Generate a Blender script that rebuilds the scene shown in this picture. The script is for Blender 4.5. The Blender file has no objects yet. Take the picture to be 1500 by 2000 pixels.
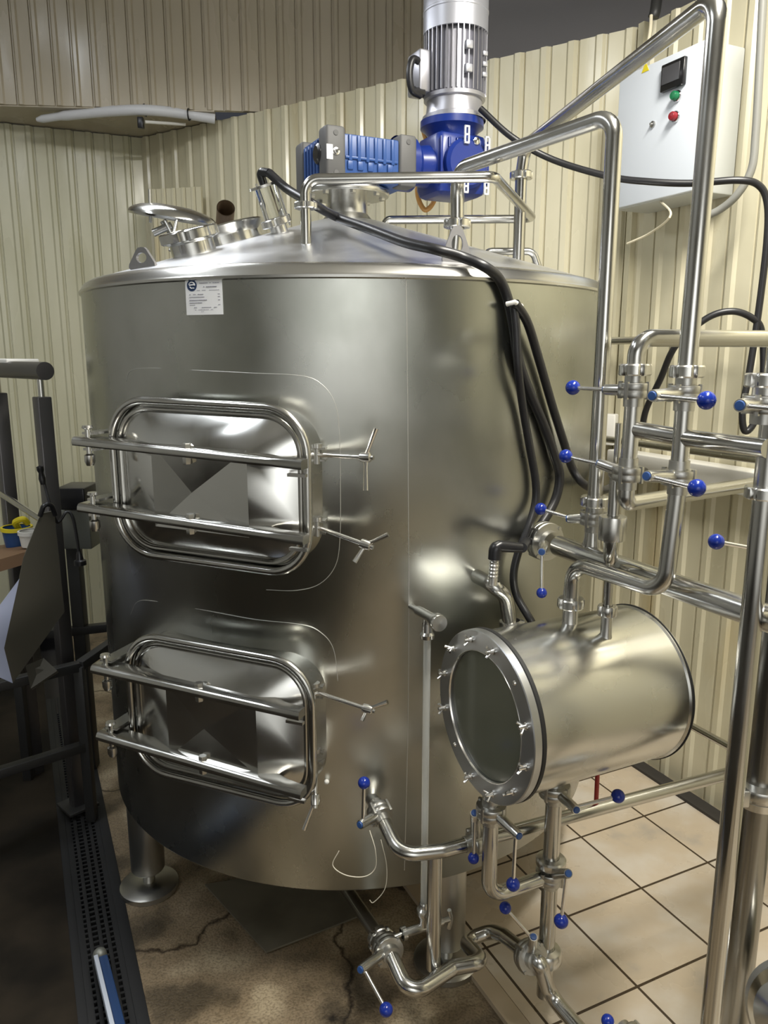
import bpy, math, random
from mathutils import Vector as V, Matrix
random.seed(7)
COL = bpy.context.scene.collection
PI = math.pi
# ------------------------------------------------------------------ camera model
EYE = 1.75
TH = math.atan(310/1500)
CT, ST = math.cos(TH), math.sin(TH)
def ray(px, py):
    x = (px-750)/1500; k = (py-1000)/1500
    return V((x, CT-k*ST, -(ST+k*CT)))
def P(px, py, f):                       # point of a picture position at forward distance f
    d = ray(px, py); return V((0, 0, EYE)) + d*(f/d.y)
def PZ(px, py, z):                      # ... on the level z
    d = ray(px, py); return V((0, 0, EYE)) + d*((z-EYE)/d.z)
U = V((.43, -.903, 0)); W = V((.903, .43, 0))          # room axes: along the right wall, and towards it
UP = V((0, 0, 1))
TC = V((-.12, 2.67, 0)); TR = .838; TZ0, TZ1 = .32, 1.92
def cyl(px, py, off=0.0):               # where the tank side is met
    d = ray(px, py); a = d.x**2+d.y**2; r = TR+off
    b = -2*(d.x*TC.x+d.y*TC.y); c = TC.x**2+TC.y**2-r*r
    t = (-b-math.sqrt(max(b*b-4*a*c, 0)))/(2*a)
    return V((0, 0, EYE))+d*t
def dome_z(x, y):
    r = math.hypot(x-TC.x, y-TC.y)
    return 1.958+(.805-r)*.304 if r > .13 else 2.165
def dome(px, py, off=0.0):
    d = ray(px, py); p = None; t = 1.2
    while t < 4:
        q = V((0, 0, EYE))+d*t
        if math.hypot(q.x-TC.x, q.y-TC.y) < .84 and q.z < dome_z(q.x, q.y)+off: return q
        t += .004
    return cyl(px, py, off)

# ------------------------------------------------------------------ mesh builder
def frame(axis):
    a = axis.normalized()
    h = V((0, 0, 1)) if abs(a.z) < .9 else V((1, 0, 0))
    s = h.cross(a).normalized()
    return s, a.cross(s).normalized(), a
def fillet(pts, br, seg=8):
    pts = [V(p) for p in pts]; out = [pts[0]]
    for i in range(1, len(pts)-1):
        a, b, c = pts[i-1], pts[i], pts[i+1]
        u = (a-b); w = (c-b); lu, lw = u.length, w.length; u.normalize(); w.normalize()
        ang = u.angle(w)
        if ang > PI-.03: out.append(b); continue
        d = min(br/math.tan(ang/2), lu*.48, lw*.48); r = d*math.tan(ang/2)
        cen = b+(u+w).normalized()*(r/math.sin(ang/2))
        p0, p1 = b+u*d-cen, b+w*d-cen
        tot = p0.angle(p1); ax = p0.cross(p1).normalized()
        for k in range(seg+1):
            out.append(cen+Matrix.Rotation(tot*k/seg, 3, ax)@p0)
    out.append(pts[-1]); return out
def smooth(pts, n=8):                   # Catmull-Rom through points
    pts = [V(p) for p in pts]; q = [pts[0]*2-pts[1]]+pts+[pts[-1]*2-pts[-2]]; out = []
    for i in range(1, len(q)-2):
        for k in range(n):
            t = k/n; a, b, c, d = q[i-1:i+3]
            out.append(.5*((2*b)+(c-a)*t+(2*a-5*b+4*c-d)*t*t+(3*b-a-3*c+d)*t**3))
    out.append(pts[-1]); return out
class MB:
    def __init__(s): s.v = []; s.f = []
    def add(s, vs, fs):
        o = len(s.v); s.v += [tuple(x) for x in vs]; s.f += [tuple(i+o for i in f) for f in fs]; return s
    def tube(s, pts, r, n=20, closed=False, caps=True):
        pts = [V(p) for p in pts]
        q = [pts[0]]
        for p in pts[1:]:
            if (p-q[-1]).length > 1e-5: q.append(p)
        pts = q; N = len(pts); vs = []; fs = []
        rr = r if isinstance(r, (list, tuple)) else [r]*N
        t0 = (pts[1]-pts[0]).normalized(); sx, sy, _ = frame(t0)
        for i, p in enumerate(pts):
            if closed: t = (pts[(i+1) % N]-pts[i-1]).normalized()
            else: t = (pts[min(i+1, N-1)]-pts[max(i-1, 0)]).normalized()
            sx = (sx-t*sx.dot(t)).normalized(); sy = t.cross(sx)
            for k in range(n):
                a = 2*PI*k/n; vs.append(p+(sx*math.cos(a)+sy*math.sin(a))*rr[min(i, len(rr)-1)])
        M = N if closed else N-1
        for i in range(M):
            for k in range(n):
                j = (i+1) % N
                fs.append((i*n+k, i*n+(k+1) % n, j*n+(k+1) % n, j*n+k))
        if caps and not closed:
            fs.append(tuple(range(n-1, -1, -1))); fs.append(tuple((N-1)*n+k for k in range(n)))
        return s.add(vs, fs)
    def rod(s, a, b, r, n=16, r2=None): return s.tube([a, b], [r, r if r2 is None else r2], n)
    def lathe(s, c, axis, prof, n=40, a0=0, a1=2*PI):
        c = V(c); sx, sy, ax = frame(V(axis)); full = abs(a1-a0-2*PI) < 1e-6; m = n if full else n+1
        vs = []; fs = []
        for r, h in prof:
            for k in range(m):
                a = a0+(a1-a0)*k/n
                vs.append(c+ax*h+(sx*math.cos(a)+sy*math.sin(a))*max(r, 1e-5))
        for i in range(len(prof)-1):
            for k in range(n):
                k2 = (k+1) % m
                fs.append((i*m+k, i*m+k2, (i+1)*m+k2, (i+1)*m+k))
        return s.add(vs, fs)
    def box(s, c, sz, ax=None, bev=0.0):
        c = V(c); ax = ax or (V((1, 0, 0)), V((0, 1, 0)), V((0, 0, 1))); hx, hy, hz = [x/2 for x in sz]
        if bev <= 0:
            vs = [c+ax[0]*(hx*i)+ax[1]*(hy*j)+ax[2]*(hz*k) for k in (-1, 1) for j in (-1, 1) for i in (-1, 1)]
            return s.add(vs, [(0, 2, 3, 1), (4, 5, 7, 6), (0, 1, 5, 4), (2, 6, 7, 3), (0, 4, 6, 2), (1, 3, 7, 5)])
        b = min(bev, hx*.9, hy*.9, hz*.9); pr = []
        def rr(inset):
            p = []
            for (ix, iy, a0) in ((1, 1, 0), (-1, 1, PI/2), (-1, -1, PI), (1, -1, 3*PI/2)):
                for k in range(4):
                    a = a0+PI/2*k/3
                    p.append((ix*(hx-b)+(b-inset)*math.cos(a), iy*(hy-b)+(b-inset)*math.sin(a)))
            return p
        vs = []; fs = []; lev = [(b*.95, -hz), (b*.3, -hz+b*.3), (0, -hz+b), (0, hz-b), (b*.3, hz-b*.3), (b*.95, hz)]
        for ins, z in lev:
            for x, y in rr(ins): vs.append(c+ax[0]*x+ax[1]*y+ax[2]*z)
        for i in range(len(lev)-1):
            for k in range(16): fs.append((i*16+k, i*16+(k+1) % 16, (i+1)*16+(k+1) % 16, (i+1)*16+k))
        fs.append(tuple(range(15, -1, -1))); fs.append(tuple(80+k for k in range(16)))
        return s.add(vs, fs)
    def sphere(s, c, r, n=24, m=14):
        return s.lathe(c, UP, [(r*math.sin(PI*i/m), -r*math.cos(PI*i/m)) for i in range(m+1)], n)
    def prism(s, poly, vec):
        poly = [V(p) for p in poly]; n = len(poly); vec = V(vec)
        return s.add(poly+[p+vec for p in poly], [tuple(range(n-1, -1, -1)), tuple(range(n, 2*n))]+[(i, (i+1) % n, n+(i+1) % n, n+i) for i in range(n)])
    def nut(s, c, axis, r, h, notch=6, depth=.14, inner=None):
        c = V(c); sx, sy, ax = frame(V(axis)); n = notch*8; ring = []
        for k in range(n):
            a = 2*PI*k/n; q = r*(1-depth) if k % 8 in (0, 1) else r
            ring.append((sx*math.cos(a)+sy*math.sin(a), q))
        vs = []; fs = []; ri = inner or r*.5
        for z, kk in ((-h/2, 0), (-h/2, .93), (-h/2*.75, 1), (h/2*.75, 1), (h/2, .93), (h/2, 0)):
            for d, q in ring: vs.append(c+ax*z+d*(q*kk if kk else ri))
        for i in range(5):
            for k in range(n): fs.append((i*n+k, i*n+(k+1) % n, (i+1)*n+(k+1) % n, (i+1)*n+k))
        return s.add(vs, fs)
    def hexn(s, c, axis, r, h): return s.lathe(c, axis, [(0, -h/2), (r*.9, -h/2), (r, -h/2*.7), (r, h/2*.7), (r*.9, h/2), (0, h/2)], 6)
    def build(s, name, mat, parent=None, ang=35, kind=None, label=None):
        me = bpy.data.meshes.new(name)
        off = parent_origin(parent) if parent else V((0, 0, 0))
        me.from_pydata([(x-off.x, y-off.y, z-off.z) for x, y, z in s.v], [], s.f)
        me.materials.append(M[mat]); me.validate()
        import bmesh
        b = bmesh.new(); b.from_mesh(me); bmesh.ops.recalc_face_normals(b, faces=b.faces); b.to_mesh(me); b.free()
        for p in me.polygons: p.use_smooth = True
        me.set_sharp_from_angle(angle=math.radians(ang))
        o = bpy.data.objects.new(name, me); COL.objects.link(o)
        if parent: o.parent = parent
        if kind: o['kind'] = kind
        if label: o['label'] = label
        return o
def parent_origin(p):
    q = V((0, 0, 0))
    while p: q += p.location; p = p.parent
    return q
def thing(name, loc, label, cat, group=None):
    o = bpy.data.objects.new(name, None); COL.objects.link(o); o.location = V(loc); o.empty_display_size = .05
    o['label'] = label; o['category'] = cat
    if group: o['group'] = group
    return o
def tag(o, label, cat, group=None, kind=None):
    o['label'] = label; o['category'] = cat
    if group: o['group'] = group
    if kind: o['kind'] = kind
    return o
def struct(o): o['kind'] = 'structure'; return o

# ------------------------------------------------------------------ materials
M = {}
def mat(name, col, rough=.5, metal=0.0, **k):
    m = bpy.data.materials.new(name); m.use_nodes = True; nt = m.node_tree; b = nt.nodes['Principled BSDF']
    b.inputs['Base Color'].default_value = (*col, 1); b.inputs['Roughness'].default_value = rough; b.inputs['Metallic'].default_value = metal
    for kk, vv in k.items(): b.inputs[kk.replace('_', ' ')].default_value = vv
    M[name] = m; return m, nt, b
def N(nt, t, **k):
    n = nt.nodes.new(t)
    for a, v in k.items():
        if a in n.inputs: n.inputs[a].default_value = v
        else: setattr(n, a, v)
    return n
def noise_col(nt, b, c1, c2, scale=4, detail=5, stretch=(1, 1, 1), lo=.35, hi=.65, sock='Base Color', coord='Object'):
    tc = N(nt, 'ShaderNodeTexCoord'); mp = N(nt, 'ShaderNodeMapping'); mp.inputs['Scale'].default_value = stretch
    no = N(nt, 'ShaderNodeTexNoise'); no.inputs['Scale'].default_value = scale; no.inputs['Detail'].default_value = detail
    cr = N(nt, 'ShaderNodeValToRGB'); cr.color_ramp.interpolation = 'EASE'; e = cr.color_ramp.elements
    e[0].position = lo; e[1].position = hi
    e[0].color = (*c1, 1) if not isinstance(c1, (int, float)) else (c1, c1, c1, 1); e[1].color = (*c2, 1) if not isinstance(c2, (int, float)) else (c2, c2, c2, 1)
    nt.links.new(tc.outputs[coord], mp.inputs[0]); nt.links.new(mp.outputs[0], no.inputs[0]); nt.links.new(no.outputs[0], cr.inputs[0])
    if b is not None: nt.links.new(cr.outputs[0], b.inputs[sock])
    return no, cr, mp
def bump(nt, b, src, strength=.2, dist=.01):
    bp = N(nt, 'ShaderNodeBump'); bp.inputs['Strength'].default_value = strength; bp.inputs['Distance'].default_value = dist
    nt.links.new(src, bp.inputs['Height']); nt.links.new(bp.outputs[0], b.inputs['Normal']); return bp

m, nt, b = mat('tank_steel', (.50, .50, .48), .27, 1)
b.inputs['Anisotropic'].default_value = .55
tg = N(nt, 'ShaderNodeTangent'); tg.direction_type = 'RADIAL'; tg.axis = 'Z'; nt.links.new(tg.outputs[0], b.inputs['Tangent'])
noise_col(nt, b, (.40, .41, .375), (.53, .535, .505), 2.5, 6, (1, 1, .8))
noise_col(nt, b, .2, .36, 3, 8, (1, 1, .6), .3, .7, 'Roughness')
no, cr, mp = noise_col(nt, None, 0, 1, 1.6, 2, (1, 1, 1.6), 0, 1)
bump(nt, b, no.outputs[0], .10, .05)
m, nt, b = mat('dome_steel', (.66, .67, .69), .34, 1)
noise_col(nt, b, .28, .42, 5, 5, (1, 1, 1), .3, .7, 'Roughness')
m, nt, b = mat('door_steel', (.62, .62, .60), .17, 1)
no, cr, mp = noise_col(nt, b, .12, .24, 7, 4, (1, 1, 1), .3, .7, 'Roughness')
m, nt, b = mat('pipe_steel', (.53, .525, .50), .19, 1)
noise_col(nt, b, .13, .27, 9, 4, (1, 1, .3), .3, .7, 'Roughness')
mat('pipe_dark', (.30, .295, .275), .24, 1)
mat('fitting_steel', (.62, .615, .59), .26, 1)
mat('cast_steel', (.5, .495, .47), .34, 1)
m, nt, b = mat('drum_steel', (.6, .6, .575), .24, 1)
no, cr, mp = noise_col(nt, b, .17, .3, 5, 4, (1, 1, 1), .3, .7, 'Roughness')
mat('flange_steel', (.5, .51, .52), .36, 1)
mat('dark_steel', (.045, .045, .045), .5, .5)
mat('rail_steel', (.16, .155, .16), .36, .85)
mat('rod_steel', (.78, .77, .75), .22, 1)
mat('eye_steel', (.27, .265, .265), .55, .8)
mat('weld', (.72, .72, .7), .45, 1)
def panel(name, c1, c2, c3):
    m, nt, b = mat(name, c1, .36)
    no, cr, mp = noise_col(nt, b, c1, c2, 2.2, 6, (1, 1, .35), .35, .7)
    no2, cr2, mp2 = noise_col(nt, None, (1, 1, 1), c3, 5, 8, (1, 1, .22), .56, .78)
    mx = N(nt, 'ShaderNodeMix', data_type='RGBA', blend_type='MULTIPLY'); mx.inputs[0].default_value = .8
    nt.links.new(cr.outputs[0], mx.inputs[6]); nt.links.new(cr2.outputs[0], mx.inputs[7]); nt.links.new(mx.outputs[2], b.inputs['Base Color'])
    noise_col(nt, b, .17, .42, 4, 4, (1, 1, .25), .35, .65, 'Roughness')
    nb, _, _ = noise_col(nt, None, 0, 1, 6, 2, (1, 1, .2), 0, 1); bump(nt, b, nb.outputs[0], .12, .02)
panel('cream_panel', (.57, .53, .38), (.67, .63, .475), (.80, .70, .52))
panel('green_cream_panel', (.49, .475, .335), (.58, .56, .42), (.82, .80, .62))
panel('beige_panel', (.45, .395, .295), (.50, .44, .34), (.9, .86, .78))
mat('grey_wall', (.33, .32, .335), .8)
mat('room_wall', (.5, .5, .48), .7)
mat('ceiling_paint', (.74, .74, .73), .8)
m, nt, b = mat('tile', (.6, .5, .38), .28)
tc = N(nt, 'ShaderNodeTexCoord'); mp = N(nt, 'ShaderNodeMapping'); mp.vector_type = 'TEXTURE'
ang = math.atan2(W.y, W.x); mp.inputs['Rotation'].default_value = (0, 0, ang)
mp.inputs['Location'].default_value = (.728, 2.535, 0); mp.inputs['Scale'].default_value = (.306, .306, .306)
br = N(nt, 'ShaderNodeTexBrick'); br.offset = 0; br.squash = 1
br.inputs['Scale'].default_value = 1; br.inputs['Mortar Size'].default_value = .014; br.inputs['Brick Width'].default_value = 1; br.inputs['Row Height'].default_value = 1; br.inputs['Mortar Smooth'].default_value = .1
br.inputs['Color1'].default_value = (1, 1, 1, 1); br.inputs['Color2'].default_value = (.9, .9, .9, 1); br.inputs['Mortar'].default_value = (.09, .07, .05, 1)
nt.links.new(tc.outputs['Object'], mp.inputs[0]); nt.links.new(mp.outputs[0], br.inputs[0])
no, cr, _ = noise_col(nt, None, (.45, .395, .32), (.63, .575, .49), 4.5, 7, (1, 1, 1), .3, .68)
cr.color_ramp.elements.new(.42).color = (.56, .47, .35, 1)
mx = N(nt, 'ShaderNodeMix', data_type='RGBA', blend_type='MULTIPLY'); mx.inputs[0].default_value = 1
nt.links.new(cr.outputs[0], mx.inputs[6]); nt.links.new(br.outputs[0], mx.inputs[7]); nt.links.new(mx.outputs[2], b.inputs['Base Color'])
noise_col(nt, b, .2, .5, 6, 5, (1, 1, 1), .3, .7, 'Roughness')
bump(nt, b, br.outputs[1], -.4, .004)
m, nt, b = mat('concrete', (.2, .16, .11), .62)
no, cr, _ = noise_col(nt, None, (.095, .072, .043), (.40, .325, .215), 4.5, 12, (1, 1, 1), .36, .66)
cr.color_ramp.elements.new(.5).color = (.25, .19, .118, 1)
vo = N(nt, 'ShaderNodeTexVoronoi', feature='DISTANCE_TO_EDGE'); vo.inputs['Scale'].default_value = 1.7
nz = N(nt, 'ShaderNodeTexNoise'); nz.inputs['Scale'].default_value = 3; nz.inputs['Detail'].default_value = 8
tc = N(nt, 'ShaderNodeTexCoord'); mxv = N(nt, 'ShaderNodeMix', data_type='VECTOR'); mxv.inputs[0].default_value = .3
nt.links.new(tc.outputs['Object'], nz.inputs[0]); nt.links.new(tc.outputs['Object'], mxv.inputs[4]); nt.links.new(nz.outputs[1], mxv.inputs[5]); nt.links.new(mxv.outputs[1], vo.inputs[0])
ck = N(nt, 'ShaderNodeValToRGB'); ck.color_ramp.elements[0].position = 0; ck.color_ramp.elements[0].color = (.12, .09, .06, 1); ck.color_ramp.elements[1].position = .012; ck.color_ramp.elements[1].color = (1, 1, 1, 1)
nt.links.new(vo.outputs['Distance'], ck.inputs[0])
fine = N(nt, 'ShaderNodeTexNoise'); fine.inputs['Scale'].default_value = 150; fine.inputs['Detail'].default_value = 4; nt.links.new(tc.outputs['Object'], fine.inputs[0])
fr = N(nt, 'ShaderNodeValToRGB'); fr.color_ramp.elements[0].position = .36; fr.color_ramp.elements[0].color = (.35, .33, .3, 1); fr.color_ramp.elements[1].position = .55; fr.color_ramp.elements[1].color = (1, 1, 1, 1); nt.links.new(fine.outputs[0], fr.inputs[0])
m1 = N(nt, 'ShaderNodeMix', data_type='RGBA', blend_type='MULTIPLY'); m1.inputs[0].default_value = 1
m2 = N(nt, 'ShaderNodeMix', data_type='RGBA', blend_type='MULTIPLY'); m2.inputs[0].default_value = .55
nt.links.new(cr.outputs[0], m1.inputs[6]); nt.links.new(ck.outputs[0], m1.inputs[7]); nt.links.new(m1.outputs[2], m2.inputs[6]); nt.links.new(fr.outputs[0], m2.inputs[7]); nt.links.new(m2.outputs[2], b.inputs['Base Color'])
bump(nt, b, fine.outputs[0], .5, .006)
noise_col(nt, b, .38, .75, 4, 5, (1, 1, 1), .3, .7, 'Roughness')
m, nt, b = mat('shaded_floor', (.05, .04, .03), .85, 0, Specular_IOR_Level=.2)
no, cr, _ = noise_col(nt, b, (.008, .0065, .0045), (.030, .023, .015), 3, 10, (1, 1, 1), .35, .7)  # brown floor, colour darkened to stand for the shade on the left side
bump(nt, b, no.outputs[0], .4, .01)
m, nt, b = mat('screed', (.2, .185, .15), .5)
noise_col(nt, b, (.10, .09, .065), (.15, .135, .10), 5, 6)
mat('tile_edge', (.42, .34, .24), .6)
mat('dark_joint', (.05, .045, .04), .8)
mat('black_rubber', (.012, .012, .014), .38)
mat('black_plastic', (.012, .012, .014), .3)
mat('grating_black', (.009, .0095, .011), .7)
mat('knob_blue', (.008, .028, .26), .2)
mat('cap_blue', (.025, .075, .24), .4)
m, nt, b = mat('gear_blue', (.022, .07, .24), .4)
mat('worm_blue', (.008, .026, .19), .3)
mat('gear_grey', (.085, .085, .085), .55)
mat('motor_alu', (.42, .42, .46), .36, .75)
mat('cowl_alu', (.46, .47, .52), .38, .55)
mat('white_paper', (.82, .83, .85), .5)
mat('ink_blue', (.02, .045, .12), .5)
mat('ink_grey', (.30, .30, .36), .6)
mat('cabinet_white', (.70, .75, .82), .35)
mat('cabinet_grey', (.55, .57, .56), .45)
mat('display_black', (.012, .012, .013), .2)
mat('screen_grey', (.06, .06, .065), .15)
mat('button_green', (.008, .16, .06), .3)
mat('button_red', (.26, .012, .02), .3)
mat('chrome', (.75, .75, .76), .15, 1)
mat('yellow', (.75, .62, .02), .5)
mat('conduit_grey', (.22, .22, .20), .5)
mat('white_plastic', (.75, .74, .70), .4)
mat('cream_cable', (.72, .66, .50), .5)
mat('orange_hose', (.5, .26, .07), .45)
mat('wood', (.20, .115, .06), .6)
mat('bucket_blue', (.02, .07, .22), .4)
mat('sheet_blue', (.42, .47, .66), .45)
mat('chute_grey', (.075, .07, .055), .55)
mat('pole_blue', (.02, .05, .14), .35)
mat('pole_white', (.5, .55, .65), .4)
mat('galvanised', (.24, .25, .23), .5, .6)
mat('red_paint', (.3, .02, .015), .4)
mat('rust_inside', (.12, .08, .045), .6)
mat('vent_white', (.66, .67, .70), .4)
mat('gasket', (.01, .01, .01), .6)
mat('glass', (.95, .97, .96), .03, 0, Transmission_Weight=1.0, IOR=1.45)
mat('drum_glass', (.17, .175, .13), .16, 0, Transmission_Weight=.25, IOR=1.45)
mat('clear_hose', (.88, .9, .88), .18, 0, Transmission_Weight=.65, IOR=1.4)
mat('twine', (.7, .66, .55), .7)

# ------------------------------------------------------------------ room
CORNER = V((1.024, 3.305, 0)); B1D = V((-.839, .545, 0)); B2D = V((.43, -.903, 0))
LCORN = CORNER+B1D*2.94; AD = V((-.915, -.404, 0))
def corrugated(name, a, d, L, z0, z1, period, matname, nrm, rib=.011, flat=.62, slope=.09, thick=.03, phase=0.0):
    # profiled sheet: broad flats and narrow raised ribs
    prof = []; x = -phase
    while x < L:
        for fx, h in ((0, 0), (flat-.10, 0), (flat-.085, -.009), (flat-.045, -.009), (flat-.03, 0), (flat, 0), (flat+slope, rib), (1-slope, rib)):
            q = x+fx*period
            if 0 <= q <= L: prof.append((q, h))
        x += period
    if prof[0][0] > 0: prof.insert(0, (0, 0))
    prof.append((L, 0))
    pts = [a+d*q+nrm*h for q, h in prof]; n = len(pts); mb = MB()
    back0, back1 = a-nrm*thick, a+d*L-nrm*thick
    vs = [p+UP*z0 for p in pts]+[p+UP*z1 for p in pts]+[back0+UP*z0, back1+UP*z0, back0+UP*z1, back1+UP*z1]
    fs = [(i, i+1, n+i+1, n+i) for i in range(n-1)]
    bz = 2*n
    fs += [(bz, bz+2, bz+3, bz+1), (0, n, bz+2, bz), (n-1, bz+1, bz+3, 2*n-1)]
    fs += [tuple(range(n-1, -1, -1))+(bz, bz+1), tuple(range(n, 2*n))+(bz+3, bz+2)]
    mb.add(vs, fs); return struct(mb.build(name, matname, ang=20))
nB1 = V((-.545, -.839, 0)); nB2 = V((-.903, -.43, 0)); nA = V((.404, -.915, 0))
corrugated('wall_back', CORNER, B1D, 2.94, 0, 3.0, .118, 'cream_panel', nB1, phase=.03)
corrugated('wall_right', CORNER-B2D*0, B2D, 5.2, 0, 3.0, .118, 'cream_panel', nB2, phase=.07)
corrugated('wall_left', LCORN, AD, 2.6, 0, 3.0, .105, 'green_cream_panel', nA)
# upper wall above the soffit
C0 = V((-3.2, 4.20, 0)); C1 = V((.25, 4.53, 0)); CDv = (C1-C0).normalized(); nC = V((CDv.y, -CDv.x, 0))
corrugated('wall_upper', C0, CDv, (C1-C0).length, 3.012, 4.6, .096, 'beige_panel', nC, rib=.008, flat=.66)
struct(MB().prism([(.25, 4.53, 2.2), (3.6, 3.3, 2.2), (3.6, 3.3, 4.6), (.25, 4.53, 4.6)], (.1, .2, 0)).build('wall_grey_upper', 'grey_wall'))
ls = LCORN+AD*2.6
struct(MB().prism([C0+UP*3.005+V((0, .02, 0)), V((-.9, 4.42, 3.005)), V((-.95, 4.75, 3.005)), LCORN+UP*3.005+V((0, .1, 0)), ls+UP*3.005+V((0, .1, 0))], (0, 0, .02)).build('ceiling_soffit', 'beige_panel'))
# floor levels: tiles to the right of the edge line, rough concrete, dark floor to the left of the drain
K0 = PZ(920, 1850, 0)
def along(p, t): return V((p.x+U.x*t, p.y+U.y*t, 0))
KL = V((.262, 1.998, 0))                        # on the tile edge line
DR = V((-.630, 1.728, 0)); DL = V((-.815, 1.728, 0))   # drain edges
def quad(p, q, z, t0, t1, dz): return [along(p, t0)+UP*z, along(p, t1)+UP*z, along(q, t1)+UP*z, along(q, t0)+UP*z]
far = KL+W*4
struct(MB().prism(quad(KL, far, -.02, -4, 5, 0), (0, 0, .02)).build('floor_tiles', 'tile'))
struct(MB().prism(quad(DR, KL, -.06, -4, 5, 0), (0, 0, .045)).build('floor_concrete', 'concrete'))
struct(MB().prism(quad(DL-W*4.5, DL, -.06, -4, 5, 0), (0, 0, .05)).build('floor_dark', 'shaded_floor'))
struct(MB().prism(quad(DL, DR, -.16, -4, 5, 0), (0, 0, .03)).build('floor_drain_bed', 'dark_joint'))
struct(MB().prism(quad(KL-W*.055, KL-W*.002, -.02, -4, 5, 0), (0, 0, .021)).build('trim_1', 'tile_edge'))
bw = CORNER+nB2*.015
struct(MB().prism([along(bw, 0), along(bw, 5), along(bw+nB2*.06, 5), along(bw+nB2*.06, 0)], (0, 0, .012)).build('baseboard_right', 'dark_joint'))
# rest of the room, behind the camera
struct(MB().prism([(-4.2, -3.2, 0), (4.2, -3.2, 0), (4.2, -3.2, 4.6), (-4.2, -3.2, 4.6)], (0, -.1, 0)).build('wall_behind', 'room_wall'))
struct(MB().prism([(-4.2, -3.2, 0), (-4.2, 4.4, 0), (-4.2, 4.4, 4.6), (-4.2, -3.2, 4.6)], (-.1, 0, 0)).build('wall_far_left', 'room_wall'))
struct(MB().prism([(3.9, -3.2, 0), (3.9, 4.6, 0), (3.9, 4.6, 4.6), (3.9, -3.2, 4.6)], (.1, 0, 0)).build('wall_far_right', 'room_wall'))
struct(MB().prism([(-4.3, -3.3, 4.6), (4.2, -3.3, 4.6), (4.2, 5, 4.6), (-4.3, 5, 4.6)], (0, 0, .1)).build('ceiling', 'ceiling_paint'))
struct(MB().prism([V((-4.3, -3.3, -.3)), V((4.2, -3.3, -.3)), V((4.2, 5, -.3)), V((-4.3, 5, -.3))], (0, 0, .1)).build('floor_slab', 'dark_joint'))
# sheet edge that stops on the far wall, seen as a patch behind the hatch
# vertical joint trim near the corner
struct(MB().box(CORNER+nB2*.012+nB1*.012+UP*1.5, (.03, .03, 3.0), (B2D, nB2, UP)).build('trim_2', 'cream_panel'))

# ------------------------------------------------------------------ tank
T = thing('brewing_tank', TC, 'big upright stainless steel brewing tank with two manway doors', 'tank')
MB().lathe(TC, UP, [(TR-.02, TZ0+.005), (TR-.004, TZ0), (TR, TZ0+.006), (TR, TZ1)], 160).build('shell', 'tank_steel', T)
MB().lathe(TC, UP, [(TR, TZ1-.002), (TR+.006, TZ1+.001), (TR+.007, TZ1+.007), (TR+.002, TZ1+.012), (TR-.006, TZ1+.026), (TR-.022, TZ1+.036), (TR-.034, TZ1+.039)], 160).build('rim', 'fitting_steel', T)
MB().lathe(TC, UP, [(TR-.033, 1.958), (.6, 2.0203), (.4, 2.081), (.2, 2.142), (.13, 2.164), (.10, 2.172)], 128).build('dome', 'dome_steel', T)
MB().lathe(TC, UP, [(TR-.02, TZ0+.005), (TR-.05, TZ0-.012), (.4, .25), (.05, .2), (0, .2)], 96).build('bottom', 'cast_steel', T)
MB().lathe(TC, UP, [(.115, 2.166), (.085, 2.176), (.068, 2.195), (.064, 2.248), (.135, 2.25), (.137, 2.254), (.137, 2.264), (.135, 2.268), (0, 2.268)], 48).build('neck', 'fitting_steel', T)
for k in range(8):
    a = 2*PI*k/8+.2; c = TC+V((math.cos(a)*.115, math.sin(a)*.115, 2.259))
    MB().hexn(c, UP, .011, .032).build('flange_bolt', 'cast_steel', T)
for a in (-60, 23, 112, 205):
    a = math.radians(a); c = TC+V((math.sin(a), -math.cos(a), 0))*.775
    lg = MB().lathe(c, UP, [(.052, .06), (.055, .065), (.055, .33)], 32).build('leg', 'cast_steel', T)
    MB().lathe(c, UP, [(.02, .065), (.02, .012), (.088, .006), (.095, .002), (.095, -.014), (0, -.014)], 36).build('foot', 'cast_steel', lg)
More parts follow.
